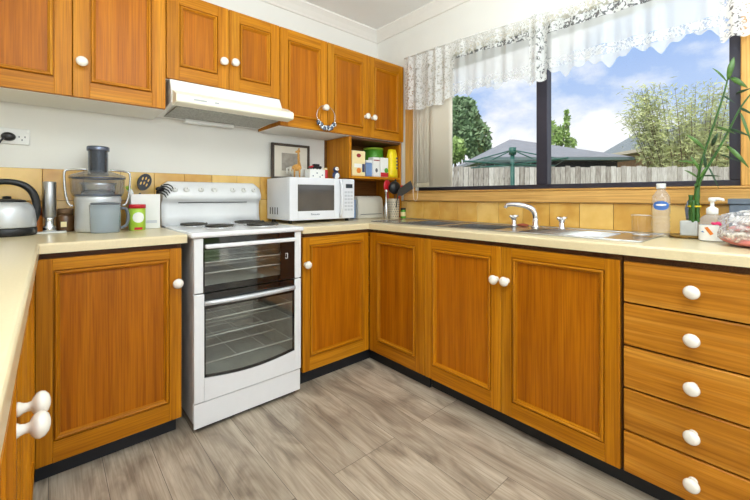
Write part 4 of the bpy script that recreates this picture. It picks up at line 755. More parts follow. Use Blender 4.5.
# slotted spoon
b_ = Vector((-1.775, -0.075, 0.91)); p1 = Vector(uw(140, 193, -0.09)); pc = Vector(uw(144.5, 182, -0.09)); ax = (pc - p1).normalized(); nn = Vector((ax.z, 0, -ax.x))
m = MB(); m.use('utensil_black'); m.tube([tuple(b_), tuple(p1)], 0.005, 8); 
m.ring_loft([[tuple(pc + ax * (0.045 * math.sin(q)) + nn * (0.031 * math.cos(q)) + Vector((0, -0.003, 0))) for q in [2 * PI * i / 24 for i in range(24)]], [tuple(pc + ax * (0.047 * math.sin(q)) + nn * (0.033 * math.cos(q)) + Vector((0, 0.003, 0))) for q in [2 * PI * i / 24 for i in range(24)]]], True, False); m.use('tile_gold')
for i_, j_ in ((-1, 0.014), (0, 0.02), (1, 0.014), (-1, -0.012), (0, -0.006), (1, -0.012)):
    q = pc + nn * (i_ * 0.014) + ax * j_; m.ring_loft([[tuple(q + ax * (0.009 * math.sin(w_)) + nn * (0.0035 * math.cos(w_)) + Vector((0, yy, 0))) for w_ in [2 * PI * i / 10 for i in range(10)]] for yy in (-0.0042, -0.0036)], True, False)
one(m, 'slotted_spoon', None, tuple(b_), 'black slotted spoon standing in the white tub', 'spoon', GT)
# pasta server
b_ = Vector((-1.715, -0.09, 0.91)); p1 = Vector(uw(157, 192.5, -0.10)); p2 = Vector(uw(163, 185.5, -0.11)); ax = (p2 - p1).normalized()
m = MB(); m.use('utensil_black'); m.tube([tuple(b_), tuple(p1 - ax * 0.01)], 0.005, 8); m.ball(tuple((p1 + p2) / 2), 0.022, 0.008, 0.013)
m.tube([tuple(p1), tuple(p2)], [0.014, 0.017], 8, True, 0.5)
for k in range(5): s0 = p1 + (p2 - p1) * (-0.1 + 0.3 * k); m.tube([tuple(s0), tuple(s0 + Vector((0.020, -0.012, 0.002))), tuple(s0 + Vector((0.036, -0.018, -0.008))), tuple(s0 + Vector((0.044, -0.022, -0.024)))], [0.005, 0.0042, 0.0036, 0.0026], 6)
one(m, 'pasta_server', None, tuple(b_), 'black toothed pasta server leaning out of the white tub towards the stove', 'pasta server', GT)
b_ = Vector((-1.80, -0.10, 0.91)); p1 = Vector(uw(131, 193, -0.11)); p2 = Vector(uw(127.5, 186, -0.11))
m = MB(); m.use('paper'); m.tube([tuple(b_), tuple(p1), tuple((p1 + p2) / 2)], 0.011, 10); m.use('lime'); m.tube([tuple((p1 + p2) / 2), tuple(p2)], 0.0115, 10); one(m, 'sauce_bottle', None, tuple(b_), 'slim lime and white bottle end poking from the white tub by the juicer', 'bottle', GT)

# ------------------------------------------------------------------ sink and taps
c = thing('sink', (-0.31, -1.25, 0.90), 'long stainless steel double sink with drainer set into the worktop', 'sink')
m = MB(); zr = 0.9035
bowls = [(-0.47, -0.17, -0.715, -1.020), (-0.47, -0.17, -1.065, -1.390)]
X0, X1, Y0, Y1 = -0.503, -0.115, -0.50, -2.02
m.box((X0, Y0, 0.9003), (X1, Y1 * 0 + bowls[0][2], zr), 0.001, 1); m.box((X0, bowls[0][3], 0.9003), (X1, bowls[1][2], zr), 0.001, 1); m.box((X0, bowls[1][3], 0.9003), (X1, Y1, zr), 0.001, 1)
for b_ in bowls: m.box((X0, b_[2], 0.9003), (b_[0], b_[3], zr), 0.001, 1); m.box((b_[1], b_[2], 0.9003), (X1, b_[3], zr), 0.001, 1)
for a_, q_ in (((X0, Y0, zr), (X0 + 0.006, Y1, zr + 0.003)), ((X1 - 0.006, Y0, zr), (X1, Y1, zr + 0.003)), ((X0 + 0.006, Y0, zr), (X1 - 0.006, Y0 - 0.006, zr + 0.003)), ((X0 + 0.006, Y1 + 0.006, zr), (X1 - 0.006, Y1, zr + 0.003))): m.box(a_, q_, 0.0012, 1)
m.build('rim', 'steel', c)
for x0_, x1_, y0_, y1_ in bowls:
    m = MB(); e_ = 0.0015; zb_ = 0.745
    m.box((x0_, y0_, zb_), (x0_ - e_ * -1, y1_, 0.902)); m.box((x1_ - e_, y0_, zb_), (x1_, y1_, 0.902)); m.box((x0_, y0_, zb_), (x1_, y0_ - e_, 0.902)); m.box((x0_, y1_ + e_, zb_), (x1_, y1_, 0.902)); m.box((x0_, y0_, zb_), (x1_, y1_, zb_ + e_)); bo = m.build('basin', 'steel', c)
    MB().lathe([(0.04, 0), (0.038, 0.002), (0.01, 0.001), (0, 0.001)], ((x0_ + x1_) / 2, (y0_ + y1_) / 2, zb_ + 0.0016), 'z', 20).build('drain', 'chrome', bo)
for k in range(8): xx = X0 + 0.06 + k * 0.032; MB().tube([(xx, -1.52, zr + 0.0005), (xx, -1.88, zr + 0.0005)], 0.003, 6).build('drainer_rib', 'steel', c)
tx_ = -0.150
c = thing('sink_spout', (tx_, -1.455, zr), 'curved chrome spout in the middle behind the sink', 'tap')
MB().lathe([(0.024, 0), (0.024, 0.006), (0.017, 0.012), (0.016, 0.045), (0.014, 0.05)], (tx_, -1.462, zr), 'z', 20).build('base', 'chrome', c)
sp0 = Vector((tx_, -1.462, zr + 0.045)); tpx = Vector((-0.20, -1.31, 1.017))
MB().curve([tuple(sp0), (tx_ - 0.002, -1.460, 0.975), (tx_ - 0.008, -1.448, 1.000), (tx_ - 0.02, -1.415, 1.018), (tx_ - 0.04, -1.365, 1.026), (-0.203, -1.325, 1.022), (-0.206, -1.316, 1.006)], [0.015, 0.0155, 0.0155, 0.014, 0.012, 0.011, 0.010], 12).build('spout', 'chrome', c)
def tap(y, label):
    c = thing('tap', (tx_ , y, zr), label, 'tap', 'chrome tap handles'); MB().lathe([(0.022, 0), (0.022, 0.005), (0.015, 0.010), (0.014, 0.030), (0.011, 0.034)], (tx_, y, zr), 'z', 18).build('base', 'chrome', c)
    m = MB(); m.lathe([(0.011, 0.034), (0.017, 0.040), (0.018, 0.052), (0.012, 0.060), (0, 0.061)], (tx_, y, zr), 'z', 18)
    for k in range(4): t_ = PI / 4 + PI / 2 * k; m.tube([(tx_, y, zr + 0.046), (tx_ + 0.026 * math.cos(t_), y + 0.026 * math.sin(t_), zr + 0.058)], [0.008, 0.0075], 8)
    m.build('handle', 'chrome', c)
tap(-1.338, 'chrome tap handle beside the red-brown scrubber, towards the corner'); tap(-1.600, 'chrome tap handle by itself on the drawer side of the spout')
m = MB(); m.ball((-0.165, -1.398, zr + 0.009), 0.016, 0.034, 0.009); one(m, 'scrubber', 'seat_brown', (-0.165, -1.398, zr), 'flat red-brown scrubber lying between spout and tap handle', 'scrubber')

# ------------------------------------------------------------------ window-end worktop things
gx, gy = -0.27, -1.968
m = MB(); m.use('tumbler_glass'); m.lathe([(0.033, 0.008), (0.035, 0.03), (0.0375, 0.083)], (gx, gy, zr + 0.0045), 'z', 28, cap=False); m.use('crystal_clear'); m.lathe([(0.030, 0), (0.033, 0.002), (0.033, 0.008), (0.028, 0.009), (0, 0.009)], (gx, gy, zr + 0.0045), 'z', 28); m.lathe([(0.0375, 0.083), (0.0385, 0.0855), (0.0365, 0.0855), (0.0372, 0.083)], (gx, gy, zr + 0.0045), 'z', 28, cap=False); one(m, 'tumbler', None, (gx, gy, zr), 'short clear glass tumbler on the sink drainer', 'glass')
bx, by = -0.205, -2.022
c = thing('water_bottle', (bx, by, 0.90), 'clear plastic water bottle with a blue oval label, against the window trim', 'bottle')
pr = [(0.028, 0), (0.031, 0.004)]
for k in range(5): pr += [(0.031, 0.012 + k * 0.018), (0.0278, 0.019 + k * 0.018), (0.031, 0.026 + k * 0.018)]
pr += [(0.0315, 0.105), (0.0315, 0.160), (0.029, 0.172), (0.016, 0.192), (0.0135, 0.197), (0.0135, 0.203)]
MB().lathe(pr, (bx, by, 0.901), 'z', 28).build('bottle_body', 'bottle_plastic', c)
MB().lathe([(0.016, 0.2035), (0.0165, 0.206), (0.0165, 0.222), (0.015, 0.224), (0, 0.224)], (bx, by, 0.901), 'z', 20).build('cap', 'plastic_white', c)
m = MB(); A0 = math.atan2(CAM.y - by, CAM.x - bx)
def lab(mb, r, a, hz, hh, n=16): mb.ring_loft([[(bx + r * math.cos(A0 + q), by + r * math.sin(A0 + q), hz + s_ * hh * math.sqrt(max(0, 1 - (q / a) ** 2))) for s_ in (-1, 1)] for q in [-a + 2 * a * k / n for k in range(n + 1)]], False, False, False)
m.use('label_blue'); lab(m, 0.0322, 0.95, 1.033, 0.019); m.use('paper'); lab(m, 0.0325, 0.6, 1.036, 0.004); m.build('label', None, c)
tyx, tyy = -0.170, -2.098
m = MB(); m.lathe([(0.052, 0), (0.060, 0.004), (0.072, 0.011), (0.071, 0.013), (0.058, 0.006), (0, 0.005)], (tyx, tyy, 0.901), 'z', 32, 0.75, 1.0); one(m, 'saucer_tray', 'tray_brown', (tyx, tyy, 0.9), 'shallow brown tray under the grey bamboo pot', 'tray')
qx, qy = -0.135, -2.106
c = thing('potted_bamboo', (qx, qy, 0.908), 'lucky bamboo in a small grey square pot by the window', 'plant')
MB().box((qx - 0.026, qy + 0.030, 0.9085), (qx + 0.026, qy - 0.026, 0.970), 0.004).build('pot', 'pot_grey', c)
def bw(u, v, x):
    d = Vector((math.sin(YAW), math.cos(YAW), 0)) + Vector((math.cos(YAW), -math.sin(YAW), 0)) * ((u - PX) / FPX) - Vector((0, 0, 1)) * ((v - PY) / FPX)
    return CAM + d * ((x - CAM.x) / d.x)
for uu, vt, xx, rr_ in ((691, 195, -0.125, 0.0075), (695.5, 184, -0.135, 0.009), (697.5, 203, -0.145, 0.007), (693, 200, -0.155, 0.006)):
    t0, b0 = bw(uu + (2 if vt < 190 else 0), vt, xx), bw(uu, 222, xx); n = 9; pts = [b0 + (t0 - b0) * k / n for k in range(n + 1)]; b0.z = 0.965; pts[0] = b0
    MB().tube([tuple(p) for p in pts], [rr_ * (1.0 if k % 3 else 1.18) for k in range(n + 1)], 10).build('stalk', 'stalk_green', c)
tb = bw(694.5, 207, -0.14); MB().lathe([(0.018, 0), (0.019, 0.003), (0.018, 0.006)], (tb.x, tb.y, tb.z), 'z', 18, 1.0, 1.25, False).build('tie', 'twist_yellow', c)
st1 = [bw(u, v, -0.14 - 0.0 * i) for i, (u, v) in enumerate([(697, 186), (700, 168), (706, 148), (714, 124), (722, 100), (727, 82), (730, 68)])]
st2 = [bw(u, v, -0.15) for u, v in [(697, 187), (706, 170), (718, 150), (729, 130), (738, 112), (746, 100), (756, 88)]]
for st in (st1, st2): MB().curve([tuple(p) for p in st], [0.0055, 0.0048, 0.0042, 0.0038, 0.0032, 0.0028, 0.002], 8).build('stem', 'stalk_green', c)
def leaf(p, q, w, m_, bend=0.012):
    p, q = Vector(p), Vector(q); d = q - p; L_ = d.length; d.normalize(); view = (p - CAM).normalized(); s = d.cross(view).normalized(); n = d.cross(s)
    mb = MB(); rows = []
    for k in range(8):
        t_ = k / 7; wk = w * math.sin(PI * (t_ * 0.92 + 0.06)) ** 0.8 * (1 - 0.3 * t_); cpos = p + d * L_ * t_ + n * bend * math.sin(PI * t_) - Vector((0, 0, 0.25 * L_ * t_ * t_))
        rows.append([tuple(cpos - s * wk + n * 0.003), tuple(cpos), tuple(cpos + s * wk + n * 0.003)])
    mb.ring_loft(rows, False, True, False); o = mb.build('leaf', m_, c)
    md = o.modifiers.new('thick', 'SOLIDIFY'); md.thickness = 0.0006; return o
WL = 0.66
LV = [((728, 80), (734, 50), .017, 0), ((731, 78), (748, 84), .016, 0), ((727, 82), (712, 62), .006, 0), ((736, 94), (752, 84), .008, 1), ((724, 96), (736, 100), .006, 1), ((740, 108), (756, 112), .008, 1), ((729, 129), (752, 132), .009, 1), ((716, 127), (736, 130), .009, 0), ((705, 150), (686, 128), .012, 0), ((712, 146), (718, 128), .012, 1), ((727, 146), (749, 162), .013, 0), ((721, 155), (742, 158), .005, 1), ((700, 165), (676, 156), .009, 0), ((706, 170), (704, 148), .009, 1), ((700, 172), (690, 150), .009, 0), ((703, 176), (722, 172), .006, 1), ((698, 178), (684, 166), .007, 0), ((709, 168), (719, 184), .006, 1), ((740, 112), (752, 138), .008, 0), ((699, 180), (708, 160), .007, 0)]
for (p, q, w_, k_) in LV: leaf(bw(*p, -0.142), bw(*q, -0.15 - 0.02 * k_), w_ * WL, ('leaf_green', 'leaf_dark')[k_])
sp = bw(689, 208, -0.10); m = MB(); m.prism([(sp.y + 0.008, 0.972), (sp.y + 0.012, 1.02), (sp.y + 0.004, 1.052), (sp.y - 0.002, 1.060), (sp.y - 0.008, 1.03), (sp.y - 0.006, 0.972)], -0.112, -0.106, 'x'); m.build('ornament', 'pusher_grey', c)
# soap dispenser
zx, zy = -0.255, -2.187
c = thing('soap_dispenser', (zx, zy, 0.90), 'pump bottle of clear hand soap with an orange mark on its white label', 'soap')
A1 = math.atan2(CAM.y - zy, CAM.x - zx); ca, sa = math.cos(A1), math.sin(A1)
def orr(a_, b_, z): return (zx + a_ * -sa + b_ * ca, zy + a_ * ca + b_ * sa, z)   # a across view, b toward viewer
def orings(prf): return [[orr(w_ * math.copysign(abs(math.cos(q)) ** 0.75, math.cos(q)), dd_ * math.copysign(abs(math.sin(q)) ** 0.8, math.sin(q)), 0.901 + h) for q in [2 * PI * i / 28 for i in range(28)]] for h, w_, dd_ in prf]
MB().ring_loft(orings([(0, .036, .022), (0.003, .038, .024), (0.06, .038, .024), (0.085, .035, .022), (0.098, .024, .018), (0.103, .016, .015)])).build('bottle_body', 'soap_gel', c)
m = MB(); m.ring_loft(orings([(0.004, .0386, .0246), (0.062, .0386, .0246)]), False); m.build('label', 'soap_label', c)
m = MB(); m.ring_loft([[orr(x_, 0.0254, 0.901 + z_) for x_, z_ in ((-0.022, 0.052), (-0.013, 0.056), (0.004, 0.030), (-0.005, 0.024))], [orr(x_, 0.0247, 0.901 + z_) for x_, z_ in ((-0.022, 0.052), (-0.013, 0.056), (0.004, 0.030), (-0.005, 0.024))]], True, False); m.build('label_mark', 'orange', c)
m = MB(); m.ring_loft([[orr(x_, 0.0254, 0.901 + z_) for x_, z_ in ((-0.032, 0.036), (-0.026, 0.040), (-0.022, 0.034))], [orr(x_, 0.0247, 0.901 + z_) for x_, z_ in ((-0.032, 0.036), (-0.026, 0.040), (-0.022, 0.034))]], True, False); m.build('label_mark', 'label_blue', c)
m = MB(); m.lathe([(0.0165, 0.1035), (0.0175, 0.106), (0.0175, 0.124), (0.010, 0.130), (0.006, 0.132), (0.006, 0.150), (0.011, 0.152), (0.012, 0.162), (0.008, 0.166), (0, 0.166)], (zx, zy, 0.901), 'z', 20); m.tube([orr(0, 0, 1.060), orr(0.016, 0.004, 1.062), orr(0.030, 0.006, 1.059), orr(0.031, 0.006, 1.053)], [0.007, 0.006, 0.005, 0.004], 8); m.build('pump', 'plastic_white', c)
# bag with contents
kx, ky = -0.36, -2.30
c = thing('shopping_bag', (kx, ky, 0.90), 'crumpled clear plastic bag of pink and white packages at the worktop end', 'bag')
random.seed(3)
def lump(cx, cy, cz, rx, ry, rz, amp, name, m_, seed):
    rnd = random.Random(seed); ph = [rnd.uniform(0, 6.28) for _ in range(6)]; rings = []
    for j in range(15):
        th = PI * j / 14; ring = []
        for i in range(30):
            p = 2 * PI * i / 30; k = 1 + amp * (math.sin(3 * p + ph[0] + 2 * th) + 0.7 * math.sin(7 * p + ph[1] - 3 * th) + 0.6 * math.sin(5 * th + ph[2] + 2 * p))
            ring.append((cx + rx * k * max(1e-4, math.sin(th)) * math.cos(p), cy + ry * k * max(1e-4, math.sin(th)) * math.sin(p), max(0.901, cz + rz * k * math.cos(th))))
        rings.append(ring)
    MB().ring_loft(rings).build(name, m_, c)
mat('pink_pack', (232, 190, 190), 0.5, noise=0.35, nscale=28); mat('white_pack', (230, 222, 216), 0.5, noise=0.12, nscale=30); mat('meat_pack', (196, 116, 108), 0.45, noise=0.45, nscale=26)
lump(kx, ky - 0.02, 0.920, 0.080, 0.098, 0.020, 0.06, 'package', 'meat_pack', 1); lump(kx + 0.01, ky - 0.02, 0.942, 0.078, 0.092, 0.017, 0.06, 'package', 'white_pack', 2); lump(kx + 0.01, ky - 0.025, 0.961, 0.076, 0.088, 0.014, 0.07, 'package', 'meat_pack', 5); lump(kx + 0.015, ky - 0.03, 0.984, 0.074, 0.088, 0.022, 0.07, 'package', 'white_pack', 4); lump(kx + 0.02, ky - 0.06, 1.004, 0.05, 0.06, 0.016, 0.07, 'package', 'pink_pack', 8)
lump(kx, ky - 0.02, 0.958, 0.090, 0.112, 0.064, 0.10, 'film', 'bag_film', 9)
mq = bw(715, 224, -0.385); MB().curve([tuple(mq + Vector((0, 0.010, 0.003))), tuple(mq + Vector((0, 0.004, 0.001))), tuple(mq), tuple(mq + Vector((0.002, -0.008, 0.003))), tuple(mq + Vector((0.004, -0.015, -0.004)))], [0.003, 0.006, 0.0035, 0.006, 0.004], 8).build('bow', 'magenta', c)
c = thing('storage_box', (-0.10, -2.34, 0.90), 'slate grey lidded box against the wall behind the plastic bag', 'box')
B((-0.165, -2.226, 0.901), (-0.045, -2.415, 1.040), 0.003).build('box', 'box_slate', c); B((-0.17, -2.222, 1.0405), (-0.040, -2.418, 1.062), 0.003).build('lid', 'box_slate', c)

# ------------------------------------------------------------------ window dressing
c = thing('vertical_blind', (-0.06, -0.65, 1.14), 'cream vertical blind drawn aside and bunched in the window corner', 'blind')
B((-0.075, -0.48, 2.035), (-0.035, -2.25, 2.065), 0.003).build('head_rail', 'blind_cream', c)
for k in range(9):
    y = -0.508 - k * 0.0185; ang = 0.14 + 0.02 * (k % 3); xo = -0.056 - 0.0022 * k
    if k == 8: y, ang, xo = -0.752, 0.03, -0.076
    ca, sa = math.cos(ang), math.sin(ang); w_ = 0.030 if k < 8 else 0.104; m = MB(); rows = []
    for z in (1.140, 2.035): rows.append([(xo + w_ * t_ * sa * 0.8 + 0.004 * (1 - t_ * t_), y + w_ * t_ * ca, z) for t_ in (-1, -0.6, -0.2, 0.2, 0.6, 1)] + [(xo - 0.0012 + w_ * t_ * sa * 0.8 + 0.004 * (1 - t_ * t_), y + w_ * t_ * ca, z) for t_ in (1, 0.6, 0.2, -0.2, -0.6, -1)])
    m.ring_loft(rows); sl_ = m.build('slat', 'blind_cream', c)
    if k < 8: B((xo - 0.0035, y - 0.008, 1.143), (xo - 0.0012, y + 0.008, 1.172)).build('weight', 'blind_tape', sl_)
pts = [(-0.075, -0.492, 2.04), (-0.075, -0.492, 1.3), (-0.075, -0.490, 1.10), (-0.075, -0.498, 1.05), (-0.075, -0.515, 1.035), (-0.075, -0.530, 1.05), (-0.075, -0.537, 1.10), (-0.075, -0.535, 1.3), (-0.075, -0.535, 2.04)]
MB().tube(pts, 0.0016, 6).build('cord', 'plastic_white', c)

c = thing('lace_valance', (-0.1, -1.3, 1.9), 'white lace and sheer scalloped valance across the top of the window', 'valance')
VX = -0.105
def pl(*uv):
    P_ = [bw(u, v, VX) for u, v in uv]; P_ = [(p.y, p.z) for p in P_]
    def f(y):
        if y >= P_[0][0]: return P_[0][1]
        for (a, za), (b, zb) in zip(P_, P_[1:]):
            if a >= y >= b: return za + (zb - za) * (y - a) / (b - a)
        return P_[-1][1]
    return f
ztop = pl((405, 58), (480, 32), (535, 15), (590, -2), (650, -20), (760, -52))
rv = random.Random(5); PH = [rv.uniform(0, 6.28) for _ in range(6)]
def fold(y, t, amp): return -0.105 - amp * (0.5 + 0.5 * t) * (math.sin(62 * y + PH[0] + 1.5 * math.sin(9 * y)) + 0.6 * math.sin(97 * y + PH[1]) + 0.5 * math.sin(31 * y + PH[2]))
def cloth(y0, y1, f0, f1, name, m_, amp=0.006, scal=0.0, n=None, off=0.0, freq=62):
    n = n or max(16, int(abs(y1 - y0) * 240)); rows = []
    for i in range(n + 1):
        y = y0 + (y1 - y0) * i / n; za, zb = f0(y), f1(y)
        if scal: zb += scal * abs(math.sin(freq * 0.25 * y + PH[3])) + 0.25 * scal * math.sin(95 * y)
        rows.append([(fold(y, j / 8, amp) + off, y, za + (zb - za) * j / 8) for j in range(9)])
    mb = MB(); mb.ring_loft(rows, False, True, False); return mb.build(name, m_, c)
hb = pl((405, 75), (480, 51), (535, 38), (580, 23), (640, 4), (760, -30))
ed0 = pl((453, 84), (485, 76), (530, 65), (575, 51), (640, 35), (725, 14)); ed1 = pl((453, 95), (480, 87), (530, 75), (575, 61), (640, 46), (725, 25))
hm = pl((453, 99), (480, 93), (530, 82), (560, 76), (600, 68), (640, 57), (725, 35))
YA, Yb, Yc, Yd, Ye, Yf = [bw(u, 60, VX).y for u in (405, 454, 531, 546, 723, 760)]
cloth(YA, Yb, ztop, pl((405, 112), (412, 112), (440, 106), (446, 101), (453, 100)), 'lace_panel', 'lace_cloth', 0.011, 0.018)
for a, b in ((Yb, Yc), (Yd, Ye)):
    cloth(a, b, ztop, hb, 'lace_header', 'lace_band', 0.007)
    cloth(a, b, hb, ed0, 'sheer_panel', 'sheer_cloth', 0.007)
    cloth(a, b, ed0, ed1, 'embroidered_band', 'embroidery', 0.007)
    cloth(a, b, ed1, hm, 'scalloped_hem', 'hem_cloth', 0.007, 0.04)
cloth(Yc + 0.01, Yd - 0.01, ztop, pl((528, 86), (550, 84)), 'lace_panel', 'lace_cloth', 0.010, 0.02, 24, -0.012)
cloth(Ye + 0.01, Yf, ztop, pl((720, 42), (760, 38)), 'lace_panel', 'lace_cloth', 0.010, 0.02, 40, -0.012)
MB().tube([(-0.105, y, ztop(y) - 0.004) for y in (YA + 0.005, -1.0, -1.6, -2.2, Yf)], 0.005, 8).build('rod', 'plastic_white', c)

# ------------------------------------------------------------------ outside
FWD = Vector((math.sin(YAW), math.cos(YAW), 0)); RGT = Vector((math.cos(YAW), -math.sin(YAW), 0)); UP = Vector((0, 0, 1))
def at(u, v, d): return CAM + FWD * d + RGT * ((u - PX) / FPX * d) - UP * ((v - PY) / FPX * d)
GZ = -0.12
m = MB(); m.box((0.13, -14, GZ - 0.1), (34, 26, GZ)); tag(m.build('lawn', 'lawn'), 'lawn', None, None, 'structure')
# fence
D = 7.6; fr = thing('paling_fence', tuple(at(600, 200, D) * 1.0)[:2] + (GZ,), 'weathered grey timber paling fence across the yard', 'fence')
m = MB(); u0, u1 = at(270, 196, D), at(1050, 196, D); L_ = (u1 - u0).length; n = int(L_ / 0.105); rf = random.Random(2)
for k in range(n):
    p = u0 + RGT * (L_ * k / n); top = 1.07 + 30 / FPX * D + rf.uniform(-0.018, 0.018); w_ = 0.094
    q = [p, p + RGT * w_, p + RGT * w_ + FWD * 0.016, p + FWD * 0.016]; off = FWD * rf.uniform(0, 0.01)
    m.ring_loft([[(v.x + off.x, v.y + off.y, GZ) for v in q], [(v.x + off.x, v.y + off.y, top) for v in q]], True, False)
m.build('palings', 'paling', fr)
for zz in (0.25, 1.35):
    m = MB(); a = u0 + FWD * 0.03; b = u1 + FWD * 0.03; m.ring_loft([[tuple(a + Vector((0, 0, z - a.z))), tuple(a + FWD * 0.04 + Vector((0, 0, z - a.z))), tuple(b + FWD * 0.04 + Vector((0, 0, z - b.z))), tuple(b + Vector((0, 0, z - b.z)))] for z in (zz, zz + 0.07)], True, False); m.build('rail', 'paling', fr)
# neighbour house with hip roof
D = 12.0; ctr = at(525, 196, D); hw = 1.98; hd = 2.2; ez = 1.07 + 36.5 / FPX * (D - hd); rz_ = 1.07 + 57 / FPX * D
c = thing('neighbour_house', (ctr.x, ctr.y, GZ), 'grey hip-roofed outbuilding behind the fence and clothesline', 'building')
def cor(a, b, z): p = ctr + RGT * a + FWD * b; return (p.x, p.y, z)
m = MB(); w2, d2 = hw - 0.25, hd - 0.25; m.ring_loft([[cor(-w2, -d2, z), cor(w2, -d2, z), cor(w2, d2, z), cor(-w2, d2, z)] for z in (GZ, ez)], True, False); m.build('wall', 'dark_wall', c)
m = MB(); m.ring_loft([[cor(-hw, -hd, ez), cor(hw, -hd, ez), cor(hw, hd, ez), cor(-hw, hd, ez)], [cor(-hw, -hd, ez + 0.09), cor(hw, -hd, ez + 0.09), cor(hw, hd, ez + 0.09), cor(-hw, hd, ez + 0.09)], [cor(-0.50, -0.02, rz_), cor(-0.36, -0.02, rz_), cor(-0.36, 0.02, rz_), cor(-0.50, 0.02, rz_)]], True, False); m.build('roof', 'roof_grey', c)
m = MB(); m.ring_loft([[cor(-hw - 0.02, -hd - 0.05, z), cor(hw + 0.02, -hd - 0.05, z), cor(hw + 0.02, -hd, z), cor(-hw - 0.02, -hd, z)] for z in (ez + 0.0, ez + 0.07)], True, False); m.build('gutter', 'wire', c)
m = MB(); a = -w2 + 0.15; m.ring_loft([[cor(a, -d2 - 0.03, z), cor(a + 0.5, -d2 - 0.03, z), cor(a + 0.5, -d2, z), cor(a, -d2, z)] for z in (ez - 0.45, ez - 0.12)], True, False); m.build('window', 'paper', c)
# brick house on the right
c = thing('brick_house', tuple(at(640, 196, 11))[:2] + (GZ,), 'orange brick house with grey roof half hidden by the feathery bush', 'building')
p0, p1 = at(597, 196, 13.2), at(672, 196, 10.0); ezz = 2.42; ed = (p1 - p0); ed.z = 0; Ln = ed.length; ed.normalize(); bk = Vector((-ed.y, ed.x, 0)); bk = bk if bk.dot(FWD) > 0 else -bk
rg0 = at(600.5, 142.6, 15.0) - p0; ra, rb = max(0.1, rg0.dot(ed)), rg0.dot(bk); rzz = at(600.5, 142.6, 15.0).z
def hc(a, b, z): p = p0 + ed * a + bk * b; return (p.x, p.y, z)
m = MB(); m.ring_loft([[hc(0.4, 0.4, z), hc(Ln, 0.4, z), hc(Ln, 2 * rb - 0.4, z), hc(0.4, 2 * rb - 0.4, z)] for z in (GZ, ezz)], True, False); m.build('wall', 'brick_orange', c)
m = MB(); m.ring_loft([[hc(0, 0, ezz + 0.10), hc(Ln, 0, ezz + 0.10), hc(Ln, 2 * rb, ezz + 0.10), hc(0, 2 * rb, ezz + 0.10)], [hc(ra, rb - 0.02, rzz), hc(Ln, rb - 0.02, rzz), hc(Ln, rb + 0.02, rzz), hc(ra, rb + 0.02, rzz)]], True, False); m.build('roof', 'roof_slate', c)
m = MB(); m.ring_loft([[hc(-0.03, -0.04, z), hc(Ln, -0.04, z), hc(Ln, 2 * rb, z), hc(-0.03, 2 * rb, z)] for z in (ezz, ezz + 0.10)], True, False); m.build('fascia', 'fascia', c)
# rotary clothesline
D = 6.3; hc0 = at(512.5, 196, D); zt_, za_ = 1.07 + 49 / FPX * D, 1.07 + 33 / FPX * D
c = thing('rotary_clothesline', (hc0.x, hc0.y, GZ), 'green rotary clothesline on a post in front of the fence', 'clothesline')
MB().tube([(hc0.x, hc0.y, GZ), (hc0.x, hc0.y, zt_)], 0.035, 10).build('post', 'hoist_green', c)
MB().lathe([(0.06, 0), (0.06, 0.12)], (hc0.x, hc0.y, zt_ - 0.12), 'z', 12).build('hub', 'hoist_green', c)
ends = []
for k in range(4):
    t_ = 0.45 + PI / 2 * k; p = hc0 + (RGT * math.cos(t_) + FWD * math.sin(t_)) * 1.05; p.z = za_; ends.append(p)
    ar = MB().tube([(hc0.x, hc0.y, za_ - 0.02), tuple(p)], 0.014, 8).build('arm', 'hoist_green', c)
    MB().tube([(hc0.x, hc0.y, zt_ - 0.04), tuple(hc0.xyz * 0 + Vector((hc0.x, hc0.y, za_)) * 0.15 + p * 0.85)], 0.010, 6).build('stay', 'hoist_green', ar)
m = MB()
for q in (0.4, 0.6, 0.8, 1.0):
    r_ = [Vector((hc0.x, hc0.y, za_)) * (1 - q) + p * q for p in ends]
    for a, b in zip(r_, r_[1:] + r_[:1]): m.tube([tuple(a), tuple(b)], 0.004, 5)
m.build('line_wire', 'wire', c)
# trees
def leafcloud(pts, size, ratio, rnd, mb):
    for p in pts:
        d = Vector((rnd.uniform(-1, 1), rnd.uniform(-1, 1), rnd.uniform(-1, 1))).normalized(); e2 = d.cross(Vector((rnd.uniform(-1, 1), rnd.uniform(-1, 1), rnd.uniform(-1, 1)))).normalized(); s = size * rnd.uniform(0.6, 1.3)
        mb.quad(tuple(p - d * s), tuple(p + e2 * s * ratio), tuple(p + d * s), tuple(p - e2 * s * ratio))
def tree(name, label, blobs, D, n, size, ratio, m_, trunk, seed, density=None):
    rnd = random.Random(seed); base = at(trunk, 196, D); c = thing(name, (base.x, base.y, GZ), label, 'tree'); pts = []; tot = sum(b[2] * b[3] for b in blobs)
    mbr = MB(); first = None
    for u, v, ru, rv_ in blobs:
        cc = at(u, v, D); ru_, rz2 = ru / FPX * D, rv_ / FPX * D
        mbr.tube([(base.x, base.y, GZ), tuple(Vector((base.x, base.y, (cc.z + GZ) * 0.45)) * 0.6 + cc * 0.4), tuple(cc)], [0.07, 0.04, 0.012], 6)
        for _ in range(int(n * ru * rv_ / tot)):
            while True:
                q = Vector((rnd.uniform(-1, 1), rnd.uniform(-1, 1), rnd.uniform(-1, 1)))
                if q.length < 1: break
            q = q.normalized() * q.length ** 0.5; pts.append(cc + RGT * q.x * ru_ + FWD * q.y * ru_ * 0.8 + UP * q.z * rz2)
    mbr.build('trunk', 'bark', c); mb = MB(); leafcloud(pts, size, ratio, rnd, mb); mb.build('foliage', m_, c)
tree('garden_tree', 'dense green tree seen beside the bunched blind', [(466, 128, 15, 26), (476, 140, 14, 20), (458, 115, 14, 18), (468, 108, 8, 10), (482, 150, 9, 9), (448, 140, 14, 25)], 16.5, 5200, 0.15, 0.45, 'tree_leaf', 462, 4)
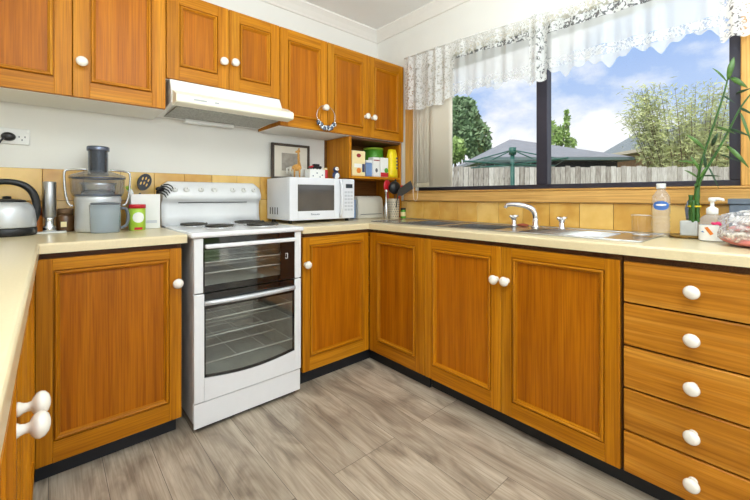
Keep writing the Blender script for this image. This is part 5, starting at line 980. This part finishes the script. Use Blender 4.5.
tree('garden_shrub', 'pale yellow-green shrub below the dense tree, at the blind edge', [(456, 150, 9, 12), (448, 152, 9, 12)], 9.2, 1100, 0.08, 0.5, 'tree_leaf_pale', 453, 6)
tree('young_tree', 'sparse small tree behind the grey roof by the dark mullion', [(553, 138, 9, 13), (562, 135, 7, 10), (547, 128, 7, 10), (567, 120, 2.5, 11), (570, 144, 6, 6)], 17.0, 1200, 0.12, 0.4, 'tree_leaf_pale', 556, 8)
# feathery bush: arching sprays with narrow drooping leaves
D = 8.65; rnd = random.Random(11); base = at(690, 196, D); c = thing('bamboo_clump', (base.x, base.y, GZ), 'large feathery pale olive bamboo-like bush behind the fence', 'bush')
mbs = MB(); mbl = MB()
for k in range(80):
    uu = rnd.uniform(634, 742); tv = 78 + abs(uu - 690) * 0.30 + rnd.uniform(-4, 62); uu = max(uu, 650) if tv > 112 else uu; dd = D + rnd.uniform(-0.3, 0.45)
    if k < 14: uu, tv = rnd.uniform(622, 645), rnd.uniform(88, 118)
    s0 = at(694 + (uu - 694) * 0.30, 196, dd); s0.z = GZ + 0.2; e0 = at(uu, tv, dd); mid = s0 * 0.4 + e0 * 0.6 + UP * 0.25
    path = [s0 * (1 - t) ** 2 + mid * 2 * t * (1 - t) + e0 * t * t for t in [i / 10 for i in range(11)]]
    mbs.tube([tuple(p) for p in path], [0.014 - 0.0011 * i for i in range(11)], 5)
    for _ in range(150):
        t = rnd.uniform(0.30, 1.0); i = min(9, int(t * 10)); p = path[i].lerp(path[i + 1], t * 10 - i) + Vector((rnd.gauss(0, 0.10), rnd.gauss(0, 0.10), rnd.gauss(0, 0.07)))
        d = (path[i + 1] - path[i]).normalized() * 0.5 + Vector((rnd.uniform(-1, 1), rnd.uniform(-1, 1), rnd.uniform(-0.9, 0.55))); d.normalize(); L2 = rnd.uniform(0.09, 0.20); s = d.cross(Vector((rnd.uniform(-1, 1), rnd.uniform(-1, 1), rnd.uniform(-1, 1)))).normalized() * 0.0115
        mbl.quad(tuple(p), tuple(p + d * L2 * 0.5 + s), tuple(p + d * L2 - UP * 0.02), tuple(p + d * L2 * 0.5 - s))
mbs.build('cane', 'bark', c); mbl.build('foliage', 'olive_leaf', c)

for o in bpy.data.objects:
    if '_o' in o: del o['_o']
